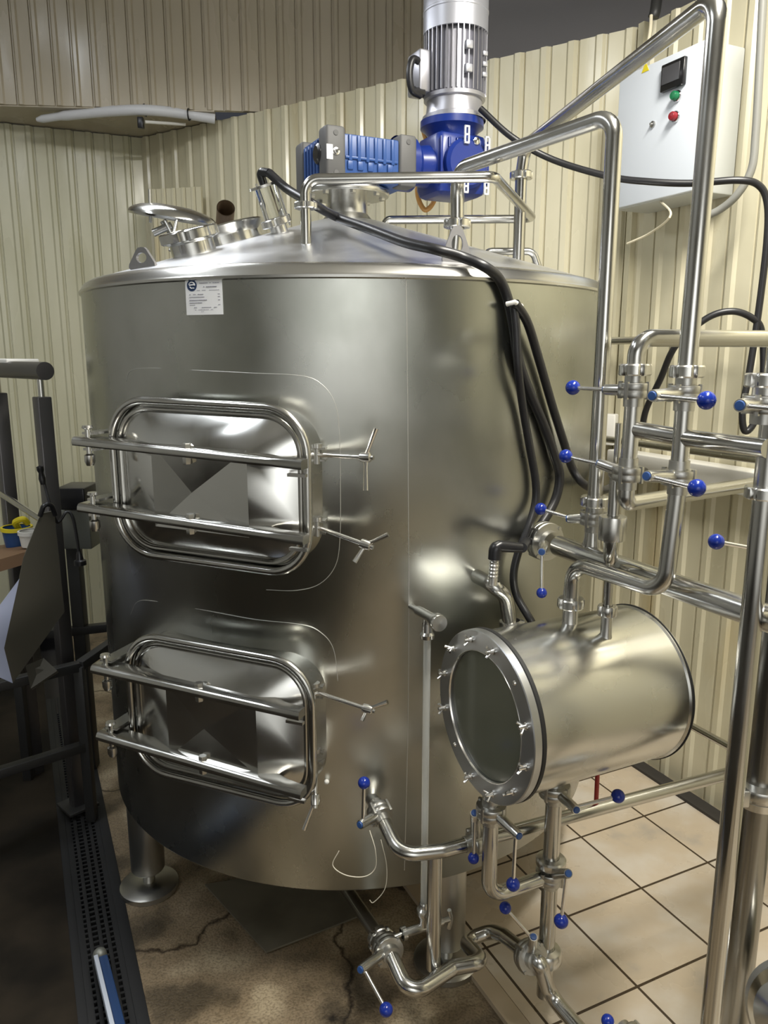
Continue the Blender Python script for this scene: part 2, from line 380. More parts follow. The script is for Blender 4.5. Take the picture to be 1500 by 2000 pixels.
# lifting eyes
def eye(a, r, face, wd=1.0, ht=1.0):
    a = math.radians(a); rad = V((math.sin(a), -math.cos(a), 0)); base = TC+rad*r; a = math.radians(face); rad = V((math.sin(a), -math.cos(a), 0)); tan = V((math.cos(a), math.sin(a), 0))
    zb = 1.953+(.805-r)*.304
    out = []
    prof = [(-.037, 0), (-.037, .02), (-.012, .085), (-.006, .09), (.006, .09), (.012, .085), (.037, .02), (.037, 0)]
    hole = [(.013*math.cos(2*PI*k/16), .047+.019*math.sin(2*PI*k/16)) for k in range(16)]
    def pt(s, h, d): return base+tan*(s*wd)+UP*(zb+h*ht)+rad*d
    # outer ring sampled by angle around the hole so the plate has a real opening
    vs = []; fs = []; n = 32
    def outer(t):
        dx, dy = math.cos(t), math.sin(t); best = 9
        for i in range(len(prof)):
            (x1, y1), (x2, y2) = prof[i], prof[(i+1) % len(prof)]
            y1 -= .047; y2 -= .047; ex, ey = x2-x1, y2-y1; den = dx*ey-dy*ex
            if abs(den) < 1e-9: continue
            q = (x1*ey-y1*ex)/den; s = (x1*dy-y1*dx)/den
            if q > 0 and -1e-6 <= s <= 1.000001: best = min(best, q)
        return dx*best, .047+dy*best
    for d in (-.004, .004):
        for k in range(n):
            t = 2*PI*k/n; o = outer(t); vs.append(pt(o[0], o[1], d)); vs.append(pt(.0145*math.cos(t), .047+.021*math.sin(t), d))
    for k in range(n):
        j = (k+1) % n; q = 2*n
        fs += [(2*k, 2*j, 2*j+1, 2*k+1), (q+2*k, q+2*k+1, q+2*j+1, q+2*j), (2*k, q+2*k, q+2*j, 2*j), (2*k+1, 2*j+1, q+2*j+1, q+2*k+1)]
    MB().add(vs, fs).build('lifting_eye', 'eye_steel', T)
eye(22.5, .775, 12, 1.0); eye(-42, .765, -30, 1.3, .62)
# bent grab pipe on the far side of the dome
pts = [V((.33, 2.62, 2.03)), V((.33, 2.62, 2.075)), V((.485, 2.62, 2.075)), V((.515, 2.62, 2.0))]
MB().tube(fillet(pts, .03), .0115).build('grab_handle', 'pipe_steel', T)

# doors ------------------------------------------------------------
DA = math.radians(-20.5); DN = V((math.sin(DA), -math.cos(DA), 0)); DT = V((math.cos(DA), math.sin(DA), 0))
def rrect(hw, hh, r, n=10):
    p = []
    for ix, iy, a0 in ((1, 1, 0), (-1, 1, PI/2), (-1, -1, PI), (1, -1, 1.5*PI)):
        for k in range(n+1):
            a = a0+PI/2*k/n; p.append((ix*(hw-r)+r*math.cos(a), iy*(hh-r)+r*math.sin(a)))
    return p
def manway(zc, bars, rr, bolts):
    R0 = .885
    def pt(s, h, d): return TC+DN*(R0+d)+DT*s+UP*(zc+h-.025*s)
    out = rrect(.272, .196, .105); n = len(out)
    inn = rrect(.252, .176, .09)
    # neck ring welded to the shell
    mb = MB(); vs = []
    for o, d in ((rrect(.266, .19, .1), -.125), (rrect(.266, .19, .1), -.012), (rrect(.25, .174, .088), -.012)):
        vs += [pt(s, h, d) for s, h in o]
    mb.add(vs, [(i*n+k, i*n+(k+1) % n, (i+1)*n+(k+1) % n, (i+1)*n+k) for i in range(2) for k in range(n)])
    mb.build('manway_neck', 'door_steel', T)
    # dished panel
    d_ = MB(); vs = [pt(s, h, -.006) for s, h in inn]
    mid = [(.142, .10), (-.12, .10), (-.12, -.105), (.142, -.105)]
    # corners arranged counter-clockwise like inn
    mi = len(vs); vs += [pt(s, h, .05) for s, h in mid]; ap = len(vs); vs.append(pt(-.02, -.015, .036))
    q = n//4; fs = []
    for c in range(4):
        for k in range(q-1): fs.append((c*q+k, c*q+k+1, mi+c))
        j = (c+1) % 4
        fs.append((c*q+q-1, j*q, mi+j, mi+c)); fs.append((mi+c, mi+j, ap))
    d_.add(vs, fs)
    door = d_.build('manway_door', 'door_steel', T, ang=8)
    MB().tube([pt(s, h, .002) for s, h in out], .0105, 14, closed=True).build('frame_tube', 'pipe_steel', door)
    MB().tube([pt(s, h, -.002) for s, h in inn], .006, 10, closed=True).build('inner_bead', 'pipe_steel', door)
    e1 = .293 if zc > 1 else .272
    for bz, tilt in bars:
        def bp(s, h, d): return TC+DN*(R0+d)+DT*s+UP*(bz+h-tilt*s)
        secs = [(-.335, 1, 1), (.17, 1, 1), (.22, .72, .9), (.25, .62, 1.0), (e1, .62, 1.0)]
        prof = [(-.5, -.45), (-.5, .45), (-.46, .5), (.30, .5), (.40, .42), (.47, .2), (.5, -.1), (.46, -.42)]
        vs = []; fs = []
        for s, wd, ht in secs:
            for x, y in prof: vs.append(bp(s, y*.023*ht, .076+(x-.5)*.056*wd))
        for i in range(len(secs)-1):
            for k in range(8): fs.append((i*8+k, i*8+(k+1) % 8, (i+1)*8+(k+1) % 8, (i+1)*8+k))
        fs += [tuple(range(8)), tuple(len(vs)-8+k for k in range(8))]
        bar = MB().add(vs, fs).build('clamp_bar', 'pipe_steel', door)
        mb = MB(); mb.hexn(bp(-.015, .014, .055), UP, .011, .014); mb.hexn(bp(-.015, -.018, .055), UP, .011, .02); mb.rod(bp(-.015, -.012, .05), bp(-.015, -.012, -.0), .007); mb.build('bar_bolt', 'cast_steel', door)
        # hinge ears at the left, reaching back to the shell
        mb = MB()
        for dz in (-.017, .017):
            A, B = bp(-.305, dz, .05), bp(-.30, dz, -.20)
            mb.prism([A+DT*-.018, A+DT*.018, B+DT*.022, B+DT*-.022], (0, 0, .006 if dz > 0 else -.006))
        mb.lathe(bp(-.305, 0, .05), UP, [(0, .04), (.012, .04), (.014, .034), (.007, .03), (.007, -.03), (.013, -.034), (.013, -.05), (.009, -.06), (0, -.06)], 14)
        mb.build('hinge_bracket', 'fitting_steel', T)
        # fork lip at the free end
        MB().box(bp(e1-.02, -.026, .055), (.045, .012, .007), (DT, DN, UP)).build('fork_lip', 'rod_steel', door)
    # weld seam marked on the shell
    for (bx, ty, by) in ((rr[0], rr[1], rr[2]),):
        pass
    return door
manway(1.437, [(1.522, .045), (1.353, .05)], (0, 0, 0), None)
manway(.822, [(.922, .045), (.722, .07)], (0, 0, 0), None)
def seam(pxs, r=.0008, off=.0003):
    return MB().tube(smooth([cyl(x, y, off) for x, y in pxs], 6), r, 8)
seam([(246, 745), (256, 724), (300, 719), (400, 724), (500, 729), (590, 734), (630, 752), (655, 790), (663, 850), (665, 950), (664, 1050), (655, 1105), (625, 1140), (580, 1153), (520, 1152)]).build('weld_seam', 'weld', T)
seam([(255, 1200), (268, 1176), (300, 1174), (400, 1192), (500, 1210), (590, 1220), (630, 1238), (652, 1270), (660, 1330)]).build('weld_seam', 'weld', T)
seam([(793, 548), (795, 700), (797, 900), (798, 1150), (797, 1400), (790, 1700)], .0010, .0).build('weld_seam', 'weld', T)
# swing bolts with wing nuts
def swing(base, tip, arms, pf):
    f = pf
    b0 = P(*base, f+.05); b1 = P(*tip, f); ax = (b1-b0).normalized()
    mb = MB(); mb.rod(b0, b1+ax*.02, .0055, 12)
    ear = cyl(base[0]-4, base[1]-4)
    root = mb.build('swing_bolt', 'rod_steel', T)
    e = MB(); q = b0
    for dz in (-.016, .012): e.prism([q+DT*-.02+UP*dz, q+DT*.02+UP*dz, ear+DT*.022+UP*dz-DN*.03, ear+DT*-.022+UP*dz-DN*.03], (0, 0, .005))
    e.lathe(q, UP, [(0, .026), (.012, .026), (.012, .016), (.006, .014), (.006, -.022), (0, -.022)], 12)
    e.build('bolt_lug', 'cast_steel', root)
    w = MB(); w.lathe(b1, ax, [(.006, -.014), (.011, -.012), (.012, 0), (.011, .012), (.006, .014)], 14)
    for a in arms:
        e1 = P(*a, f-.015); w.tube([b1, b1.lerp(e1, .3), e1], [.007, .0045, .006], 10)
    w.build('wing_nut', 'rod_steel', root)
swing((620, 888), (714, 893), [(735, 836), (714, 958)], 1.755)
swing((620, 1030), (714, 1064), [(758, 1044), (692, 1098)], 1.75)
swing((616, 1352), (718, 1385), [(757, 1371), (707, 1408)], 1.745)
swing((617, 1480), (616, 1562), [(594, 1620)], 1.74)
MB().sphere(cyl(638, 1527, .004), .007, 14, 8).build('stud', 'white_plastic', T)
# data plate
def patch(x0, y0, x1, y1, off, mat_, name, parent, nx=8, lab=None):
    g = []; vs = []; fs = []
    a, b = cyl(x0, y0, off), cyl(x1, y1, off)
    a0 = math.atan2(a.x-TC.x, TC.y-a.y); b0 = math.atan2(b.x-TC.x, TC.y-b.y)
    for o in (off, off-.0006):
        for j in (a.z, b.z):
            for i in range(nx+1):
                t = a0+(b0-a0)*i/nx; vs.append(TC+V((math.sin(t), -math.cos(t), 0))*(TR+o)+UP*j)
    m_ = nx+1
    for i in range(nx):
        fs += [(i, i+1, m_+i+1, m_+i), (2*m_+i, 3*m_+i, 3*m_+i+1, 2*m_+i+1), (i, 2*m_+i, 2*m_+i+1, i+1), (m_+i, m_+i+1, 3*m_+i+1, 3*m_+i)]
    fs += [(0, m_, 3*m_, 2*m_), (nx, 2*m_+nx, 3*m_+nx, m_+nx)]
    return MB().add(vs, fs).build(name, mat_, parent, label=lab)
dp = patch(361, 542, 436, 614, .0015, 'white_paper', 'data_plate', T, lab='white maker data plate with a dark blue round emblem and small print')
pa_, pb_ = cyl(361, 542), cyl(436, 614)
t0_, t1_ = math.atan2(pa_.x-TC.x, TC.y-pa_.y), math.atan2(pb_.x-TC.x, TC.y-pb_.y)
def pp(x, y, o=.002):                      # plate coordinates in its own 75 x 72 units
    t = t0_+(t1_-t0_)*x/75; return TC+V((math.sin(t), -math.cos(t), 0))*(TR+o)+UP*(pa_.z+(pb_.z-pa_.z)*y/72)
def arc3(cx, cy, rx, ry, a0, a1, n=16): return [pp(cx+rx*math.cos(a0+(a1-a0)*k/n), cy+ry*math.sin(a0+(a1-a0)*k/n)) for k in range(n+1)]
mb = MB(); n_ = 24; mb.add([pp(15, 16, .0019)]+[pp(15+10.5*math.cos(2*PI*k/n_), 16+11*math.sin(2*PI*k/n_), .0019) for k in range(n_)], [(0, 1+k, 1+(k+1) % n_) for k in range(n_)]); mb.build('emblem', 'ink_blue', dp)
mb = MB(); mb.tube([pp(15+6.2*math.cos(a), 15.5+5.6*math.sin(a), .0021) for a in [3.4+.25*k for k in range(13)]], [.0010]*4+[.0017]*12, 6); mb.tube([pp(10, 15.5, .0021), pp(21, 14.5, .0021)], .0016, 6); mb.tube([pp(11, 18.5, .0021), pp(14, 21.5, .0021), pp(20, 21, .0021)], .0012, 6); mb.build('emblem_swirl', 'white_paper', dp)
mb = MB()
def row(x0, x1, y, h, dens=.8):
    x = x0
    while x < x1:
        w = random.uniform(1.4, 4.2)
        if random.random() < dens: mb.tube([pp(x, y, .0016), pp(min(x+w, x1), y, .0016)], h/1500*1.25, 6)
        x += w+.7
row(31, 70, 12, 1.1); row(39, 65, 19, 1.4); row(25, 43, 25.5, .7); row(50, 70, 25.5, .7)
for y, x1, h in ((33, 38, 1.1), (38, 40, 1.0), (44, 45, 1.3), (49, 38, 1.1), (53, 20, .8)): row(9, x1, y, h, .9)
for y in (33, 38, 44, 53): row(67, 71, y, .9, 1)
row(18, 64, 58, .9); row(20, 59, 62.5, .6); row(32, 44, 66, .6)
mb.build('print', 'ink_grey', dp)

# top hatch, sight port, vent and level glass (parts of the tank)
def cone_axis(p): 
    d = V((p.x-TC.x, p.y-TC.y, 0)).normalized(); return (UP+d*.304).normalized()
hp = V((-.503, 2.55, 0)); hp.z = dome_z(hp.x, hp.y); ha = cone_axis(hp)
hat = MB().lathe(hp, ha, [(.128, -.05), (.128, .018), (.133, .033), (.14, .041), (.143, .047), (.139, .052), (.131, .049), (.124, .033), (.122, -.02), (0, -.02)], 48).build('hatch_collar', 'door_steel', T)
lc = P(338, 417, 2.62); la = (V((.16, -.10, 1))).normalized()
MB().lathe(lc, la, [(0, .024), (.06, .022), (.10, .014), (.125, .004), (.135, -.004), (.139, -.014), (.136, -.02), (.128, -.014), (.11, -.008), (0, .0)], 48).build('hatch_lid', 'door_steel', hat)
mb = MB()
for o in (-.03, .03):
    mb.tube([lc+V((-.03, o, -.03)), lc+V((.0, o*1.1, -.075)), hp+ha*.04+V((-.125, o, 0))], .006, 10)
mb.rod(P(292, 370, 2.62), P(294, 435, 2.62), .005); mb.rod(P(322, 430, 2.5), P(350, 485, 2.46), .005); mb.rod(P(345, 430, 2.5), P(332, 490, 2.46), .005)
mb.rod(P(300, 455, 2.55), P(335, 440, 2.55), .012)
mb.build('hatch_hinge', 'cast_steel', hat)
sp = V((-.530, 2.25, 0)); sp.z = dome_z(sp.x, sp.y); sa = cone_axis(sp)
s_ = MB().lathe(sp, sa, [(.062, -.03), (.062, .03), (.072, .034), (.072, .042), (0, .042)], 36).build('sight_port', 'door_steel', T)
MB().nut(sp+sa*.05, sa, .082, .03, 6, .1, .06).build('slotted_nut', 'door_steel', s_)
# open vent pipe rising behind the hatch
ve = P(441, 406, 2.80); vd = V((.10, -1, .28)).normalized(); vb = ve-vd*.12
mb = MB(); pts = [V((-.60, 2.98, dome_z(-.60, 2.98)-.02)), vb+V((-.02, 0, -.02)), ve]
pts = fillet(pts, .05)
mb.tube(pts, .031, 24, caps=False); mb.tube(pts, .0285, 24, caps=False)
mb.build('vent_pipe', 'rust_inside', T)
lp = V((-.31, 2.40, 0)); lp.z = dome_z(lp.x, lp.y); lax = (cone_axis(lp)+V((-.12, 0, 0))).normalized()
lv = MB().lathe(lp, lax, [(.026, -.02), (.026, .02), (.034, .022), (.036, .026), (.026, .03), (.026, .035), (0, .035)], 28).build('level_glass', 'fitting_steel', T)
MB().nut(lp+lax*.03, lax, .045, .022, 6, .12, .02).build('slotted_nut', 'fitting_steel', lv)
MB().lathe(lp, lax, [(.031, .035), (.031, .128)], 28).build('glass_tube', 'glass', lv)
mb = MB(); mb.lathe(lp, lax, [(0, .127), (.03, .127), (.046, .128), (.046, .135), (0, .136)], 28)
for a in (0, 2.1, 4.2): mb.rod(lp+V((.038*math.cos(a), .038*math.sin(a), 0))+lax*.02, lp+V((.038*math.cos(a), .038*math.sin(a), 0))+lax*.13, .003, 8)
mb.build('glass_cap', 'fitting_steel', lv)
sens0 = lp+lax*.136
MB().tube(fillet([sens0, sens0+lax*.035, sens0+lax*.035+V((.03, -.02, -.008))], .01), .012, 14).build('sensor_plug', 'black_plastic', lv)

# ------------------------------------------------------------------ gearmotor on the neck
GZ0, GZ1 = 2.27, 2.425
G = thing('gearmotor', TC+UP*2.27, 'blue and grey gearbox with silver finned motor on top of the tank', 'motor')
gax = (W, -U, UP)
def gp(w, u, z): return TC+W*w-U*u+UP*z           # w along the front, u away from the camera
MB().box(gp(.026, 0, (GZ0+GZ1)/2-.006), (.29, .262, GZ1-GZ0-.022), gax, .008).build('gear_housing', 'gear_blue', G)
for w, wl in ((-.095, .066), (.152, .062)):
    for u in (-.108, .108):
        cb = MB().box(gp(w, u, (GZ0+GZ1)/2), (wl, .066, GZ1-GZ0), gax, .01)
        sg = -1 if u < 0 else 1
        for z in (GZ0+.02, GZ1-.022): cb.lathe(gp(w, u+sg*.0335, z), U*(1 if u < 0 else -1), [(.0, .0012), (.008, .0012), (.008, -.004), (0, -.004)], 12)
        cb.build('corner_block', 'gear_grey', G)
mb = MB()
for k in range(6): mb.box(gp(-.045+.029*k, -.131, (GZ0+GZ1)/2+.02), (.012, .012, .075), gax, .003)
for k in range(5): mb.box(gp(-.045+.034*k, -.132, (GZ0+GZ1)/2-.03), (.02, .01, .026), gax, .003)
for k in range(5): mb.box(gp(-.121, -.055+.0275*k, (GZ0+GZ1)/2), (.012, .012, .10), gax, .003)
mb.box(gp(.028, -.131, (GZ0+GZ1)/2-.008), (.18, .011, .008), gax, .002)
mb.build('housing_ribs', 'gear_blue', G)
MB().lathe(gp(-.095, -.141, GZ1-.075), U, [(0, .006), (.005, .006), (.006, .004), (.011, .003), (.013, -.002), (0, -.002)], 16).build('oil_plug', 'chrome', G)
MB().box(gp(-.116, -.1415, GZ1-.078), (.02, .001, .042), gax).build('rating_sticker', 'white_paper', G)
MB().lathe(gp(-.128, -.07, GZ0+.085), -W, [(0, .008), (.022, .008), (.03, .002), (.032, -.01)], 24).build('bearing_cover', 'black_plastic', G)
MB().lathe(TC, UP, [(0, 2.268), (.12, 2.268), (.12, 2.282), (0, 2.282)], 36).build('output_flange', 'gear_grey', G)
# worm stage
wc = gp(.39, 0, 0)
MB().lathe(gp(.20, 0, 2.37), W, [(.085, -.03), (.085, .03), (.062, .05), (.07, .10)], 36).build('coupling_bell', 'worm_blue', G)
wm = MB().box(wc+UP*2.375, (.20, .17, .2), gax, .03); wm.lathe(wc, UP, [(.075, 2.44), (.078, 2.47), (.095, 2.492), (.108, 2.50), (.108, 2.522), (.1, 2.524), (0, 2.524)], 40)
for k in range(7): wm.box(wc+W*(-.09+.03*k)-U*-.088+UP*2.38, (.008, .012, .14), gax, .002)
wm.lathe(wc+UP*2.37, -U, [(.07, -.115), (.08, -.105), (.08, -.08)], 32); wm.add([wc+U*.115+UP*2.37+W*(.07*math.cos(2*PI*k/24))+UP*(.07*math.sin(2*PI*k/24)) for k in range(24)], [tuple(range(24))])
worm = wm.build('worm_housing', 'worm_blue', G)
def frame_pad(c, w, h):
    mb = MB(); t = .005; ax = gax
    for s in (-1, 1): mb.box(c+W*(s*(w/2-t/2)), (t, .006, h), ax); mb.box(c+UP*(s*(h/2-t/2)), (w, .006, t), ax)
    mb.box(c, (w, .006, t), ax); return mb
for w_, z_ in ((-.012, 2.455), (.068, 2.43), (-.012, 2.295), (.068, 2.295)):
    frame_pad(wc+W*w_+U*.12+UP*z_, .019, .055 if z_ > 2.4 else .042).build('slotted_pad', 'white_paper', worm)
MB().lathe(wc+W*.028+U*.116+UP*2.44, U, [(0, .006), (.004, .006), (.012, .003), (.013, 0)], 16).build('vent_plug', 'chrome', worm)
mo = wc+W*.008
MB().lathe(mo, UP, [(.108, 2.523), (.108, 2.536), (.098, 2.54), (.094, 2.565), (.094, 2.585), (.104, 2.588), (.104, 2.60), (.085, 2.602)], 48).build('end_shield', 'motor_alu', G)
mb = MB(); mb.lathe(mo, UP, [(.086, 2.60), (.086, 2.795)], 48)
for k in range(36):
    a = 2*PI*k/36; d = V((math.cos(a), math.sin(a), 0)); t = V((-d.y, d.x, 0))
    mb.box(mo+d*.094+UP*2.70, (.026, .0032, .195), (d, t, UP))
bodym = mb.build('motor_body', 'motor_alu', G)
MB().lathe(mo, UP, [(.1, 2.79), (.108, 2.79), (.108, 2.85), (.1095, 2.852), (.1095, 2.858), (.108, 2.86), (.108, 2.90), (.104, 2.912), (.09, 2.918), (0, 2.92)], 56).build('fan_cowl', 'cowl_alu', G)
for z in (2.66, 2.73): 
    MB().box(mo+U*.103+W*-.01+UP*z, (.026, .018, .026), gax, .004).build('lug', 'cowl_alu', bodym)
mb = MB()
for k in range(3): mb.box(mo+U*.088+W*.062+UP*(2.655+.032*k), (.018, .01, .014), gax, .002)
mb.build('fin_bosses', 'cowl_alu', bodym)
tb = MB().box(mo-W*.118-U*.03+UP*2.665, (.05, .09, .13), gax, .008).build('terminal_box', 'motor_alu', G)
MB().tube(smooth([mo-W*.13+U*.0+UP*2.69, mo-W*.165+U*.01+UP*2.692, mo-W*.178+U*.012+UP*2.65, mo-W*.168+U*.01+UP*2.60, mo-W*.13+UP*2.59]), .0115, 14).build('motor_cable', 'black_rubber', tb)
MB().lathe(mo-W*.135+UP*2.60, W, [(0, -.02), (.016, -.02), (.016, .015), (0, .015)], 10).build('cable_gland', 'black_plastic', tb)

# ------------------------------------------------------------------ pipes and valves
def nut_part(parent, c, axis, r, h=.022, name='union_nut', notch=6):
    return MB().nut(c, axis, r, h, notch, .12, r*.55).build(name, 'fitting_steel', parent)
def pipe(name, label, runs, r, nuts=(), cat='pipe', bend=2.6, group='stainless steel pipe runs', m='pipe_steel'):
    t = thing(name, runs[0][0], label, cat, group)
    for q in runs: MB().tube(fillet(q, r*bend), r, 22).build('tube', m, t)
    for c, ax, s in nuts:
        nut_part(t, c, ax, r*s)
    return t
def valve(c, axis, r, hub, ball, label, knob=.0165, nut=None, cat='valve', kb='knob_blue', lever_r=.0045):
    t = thing('butterfly_valve', c, label, cat, 'butterfly valves with blue ball knobs')
    a = V(axis).normalized(); R = r*1.85
    mb = MB().lathe(c, a, [(0, -.034), (r*.9, -.034), (r*1.12, -.034), (r*1.15, -.016), (R*.97, -.015), (R, -.013), (R, -.002), (R*.985, -.001), (R*.985, .001), (R, .002), (R, .013), (R*.97, .015), (r*1.15, .016), (r*1.12, .034), (r*.9, .034), (0, .034)], 36)
    sx, sy, _ = frame(a)
    for k in range(4):
        an = PI/4+PI/2*k; mb.hexn(V(c)+(sx*math.cos(an)+sy*math.sin(an))*R*.93, a, .0055, .036)
    mb.build('body', 'cast_steel', t)
    hd = (hub-V(c)).normalized()
    st = MB(); st.tube([V(c)+hd*r*.9, V(c)+hd*(hub-V(c)).length*.5, hub-hd*.004, hub], [.013, .0125, .0115, .0105], 18)
    st.build('stem_hub', 'fitting_steel', t)
    MB().lathe(hub, hd, [(0, .0035), (.0075, .0032), (.0085, .001), (.0085, -.001)], 18).build('hub_cap', 'cap_blue', t)
    l0 = hub-hd*.012
    MB().rod(l0, ball, lever_r, 12).build('lever', 'rod_steel', t)
    MB().sphere(ball, knob).build('ball_knob', kb, t)
    if nut:
        for s in nut: nut_part(t, V(c)+a*(.042*s), a, r*1.9, .024)
    return t
# P1: dome -> over -> down to the big header
p1a = V((.212, 2.20, 0)); p1 = V((.50, 1.816, 0))
h1 = P(905, 312, 2.20); b1 = P(893, 437, 2.20); base1 = V((b1.x-.005, 2.2, dome_z(b1.x, 2.2)-.01))
top1 = P(1228, 215, 1.80); v3c = P(1160, 1012, 1.83)
pipe('wort_pipe', 'steel pipe looping from the dome and dropping in front of the tank right edge', [[base1, b1, P(893, 330, 2.2)+V((0, 0, .0)), top1+V((-.02, .03, 0)), v3c+UP*.03]], .0185, [(b1, UP, 2.0)], bend=2.4)
# P2
v2c = P(1338, 768, 1.52); v5c = P(1325, 932, 1.52)
u2 = P(1018, 343, 2.53); base2 = V((u2.x, 2.53, dome_z(u2.x, 2.53)-.01)); 
top2 = P(1405, -8, 1.54)
pipe('tall_pipe', 'tallest steel pipe, rising behind the dome and coming down in front of the cabinet', [[base2, u2, P(1026, 285, 2.53), top2, v2c+UP*.03]], .0185, [(u2, UP, 1.9)])
# P3 top elbow from the right
v1c = P(1238, 762, 1.626); v4c = P(1226, 925, 1.626)
e3 = P(1248, 660, 1.626)
pipe('elbow_pipe', 'steel pipe coming in level from the right and bending down onto the valve', [[v1c+UP*.03, V((v1c.x, v1c.y, e3.z)), V((v1c.x, v1c.y, e3.z))+V((.94, .30, 0))*1.0]], .0180, [], bend=2.9)
# link below V1..V5 : two vertical pieces and one crosspiece
pipe('cross_pipe', 'ladder of short steel pipes joining the two upper valves with the lower pair', [
    [v1c-UP*.03, v4c+UP*.03], [v2c-UP*.03, v5c+UP*.03],
    [P(1238, 838, 1.626), P(1335, 855, 1.52), P(1500, 876, 1.34)]], .0172, [])
# P2 lower: V5 down, bend, to the drum top
DA0 = V((.228, 1.634, .934)); DAX = W.copy(); DRr = .19
n1 = DA0+DAX*.237; n2 = V((.5156, 1.690, 0))
low2 = P(1300, 1160, 1.51)
n1t = V((n1.x, n1.y, low2.z))
pipe('drum_inlet_pipe', 'steel pipe dropping from the lower front valve and hooking down into the drum top', [[v5c-UP*.03, V((v5c.x-.01, v5c.y, low2.z)), n1t+UP*.005, V((n1.x, n1.y, 1.17))]], .0178, [], bend=2.7)
# P3 lower: V4 down and away to the wall
q4 = V((v4c.x, v4c.y, 1.432))
pipe('wall_return_pipe', 'steel pipe bending under the lower left valve and running back to the right wall', [[v4c-UP*.03, q4, q4+V((.84, .54, 0)).normalized()*.95]], .0172, [], bend=2.8)
# P7
p7 = V((.682, 1.356, 0))
v7 = P(1493, 790, 1.356)
pipe('riser_pipe', 'long upright steel pipe close to the right edge, standing on the tiles', [[V((p7.x, p7.y, 1.76)), V((p7.x, p7.y, .02))]], .0195, [(V((p7.x, p7.y, P(1480, 962, 1.356).z)), UP, 1.75)])
# P8
p8 = V((.862, 1.60, 0))
t8 = pipe('floor_pipe', 'thick dull upright pipe with a bolted flange, behind the long riser at the right edge', [[V((p8.x, p8.y, 1.36)), V((p8.x, p8.y, .0))]], .034, [], m='pipe_dark')
zf = P(1490, 1545, 1.6).z
MB().lathe(V((p8.x, p8.y, zf)), UP, [(.034, -.03), (.05, -.028), (.052, -.01), (.05, -.008), (.05, 0), (.058, .002), (.06, .018), (.058, .024), (.034, .028)], 36).build('flange', 'fitting_steel', t8)
MB().box(V((p8.x-.055, p8.y-.03, zf+.005)), (.03, .03, .04), None, .004).build('clamp_block', 'cast_steel', t8)
# P5 header
q0 = V((.40, 2.03, 1.263)); d5 = V((.438, -.899, 0)); q1 = q0+d5*1.6
t5 = pipe('header_pipe', 'thick steel header pipe running from the tank side forward past the right edge', [[V((.34, 2.15, 1.263)), q0], [q0+d5*.115, q1]], .0265, [])
MB().lathe(v3c*1.0, UP, [(.0185, -.02), (.021, -.05), (.03, -.09), (.028, -.12)], 24).build('tee_reducer', 'pipe_steel', t5)
v5 = q0+d5*.06
valve(v5, d5, .028, P(1058, 1078, 1.86), P(1058, 1158, 1.86), 'flanged valve where the thick header leaves the tank, blue knob hanging straight down', knob=.0135)
# valves on the right rack
valve(v1c, UP, .0178, P(1181, 761, 1.67), P(1119, 757, 1.74), 'upper left valve under the elbow, blue knob pointing left at the tank', nut=(1,), knob=.0165)
valve(v2c, UP, .0178, P(1274, 773, 1.43), P(1380, 782, 1.36), 'valve at the foot of the tallest pipe, large blue knob pointing right', nut=(1,), knob=.0165)
valve(v4c, UP, .0178, P(1169, 905, 1.67), P(1105, 891, 1.72), 'valve below the upper left one, blue knob in front of the hanging cables', knob=.0155, nut=None)
valve(v5c, UP, .0178, P(1263, 930, 1.44), P(1361, 953, 1.37), 'valve directly below the tallest pipe valve, large blue knob pointing right', knob=.0163)
valve(v3c, UP, .0185, P(1108, 1013, 1.85), P(1056, 994, 1.90), 'valve standing on the thick header, blue knob against the tank', nut=(1,), knob=.0155)
valve(v7, UP, .0195, P(1445, 792, 1.27), P(1585, 805, 1.19), 'valve on the riser cut by the right edge, blue hub cap showing', knob=.0165, nut=(1,))
valve(V((p8.x, p8.y, P(1520, 1078, 1.6).z)), UP, .034, P(1473, 1072, 1.5), P(1399, 1058, 1.5), 'valve hidden by the riser, lone blue knob poking out to its left', knob=.0160)
# thin riser beside P1 on the drum
t14 = thing('sampling_riser', V((n2.x, n2.y, 1.10)), 'thin steel riser with a fat coupling, between the drum top and the valve rack', 'pipe')
mb = MB(); mb.rod((n2.x, n2.y, 1.17), (n2.x, n2.y, 1.30), .0105); mb.lathe((n2.x, n2.y, 0), UP, [(.0105, 1.28), (.016, 1.29), (.018, 1.335), (.018, 1.36), (.016, 1.365)], 24)
mb.rod((n2.x, n2.y, 1.36), (n2.x, n2.y, 1.51), .013); mb.rod((n2.x, n2.y, 1.5), (n2.x, n2.y, 1.6), .007); mb.build('tube', 'pipe_steel', t14)
MB().lathe((n2.x, n2.y, 0), UP, [(.014, 1.335), (.030, 1.337), (.031, 1.341), (.031, 1.387), (.030, 1.391), (.014, 1.393)], 32).build('coupling', 'fitting_steel', t14)
mb = MB(); mb.box((n2.x-.012, n2.y-.004, 1.505), (.026, .014, .012), None, .003); mb.lathe((n2.x, n2.y, 0), UP, [(.015, 1.48), (.017, 1.485), (.017, 1.50), (.015, 1.51)], 14); mb.build('bleed_screw', 'cast_steel', t14)

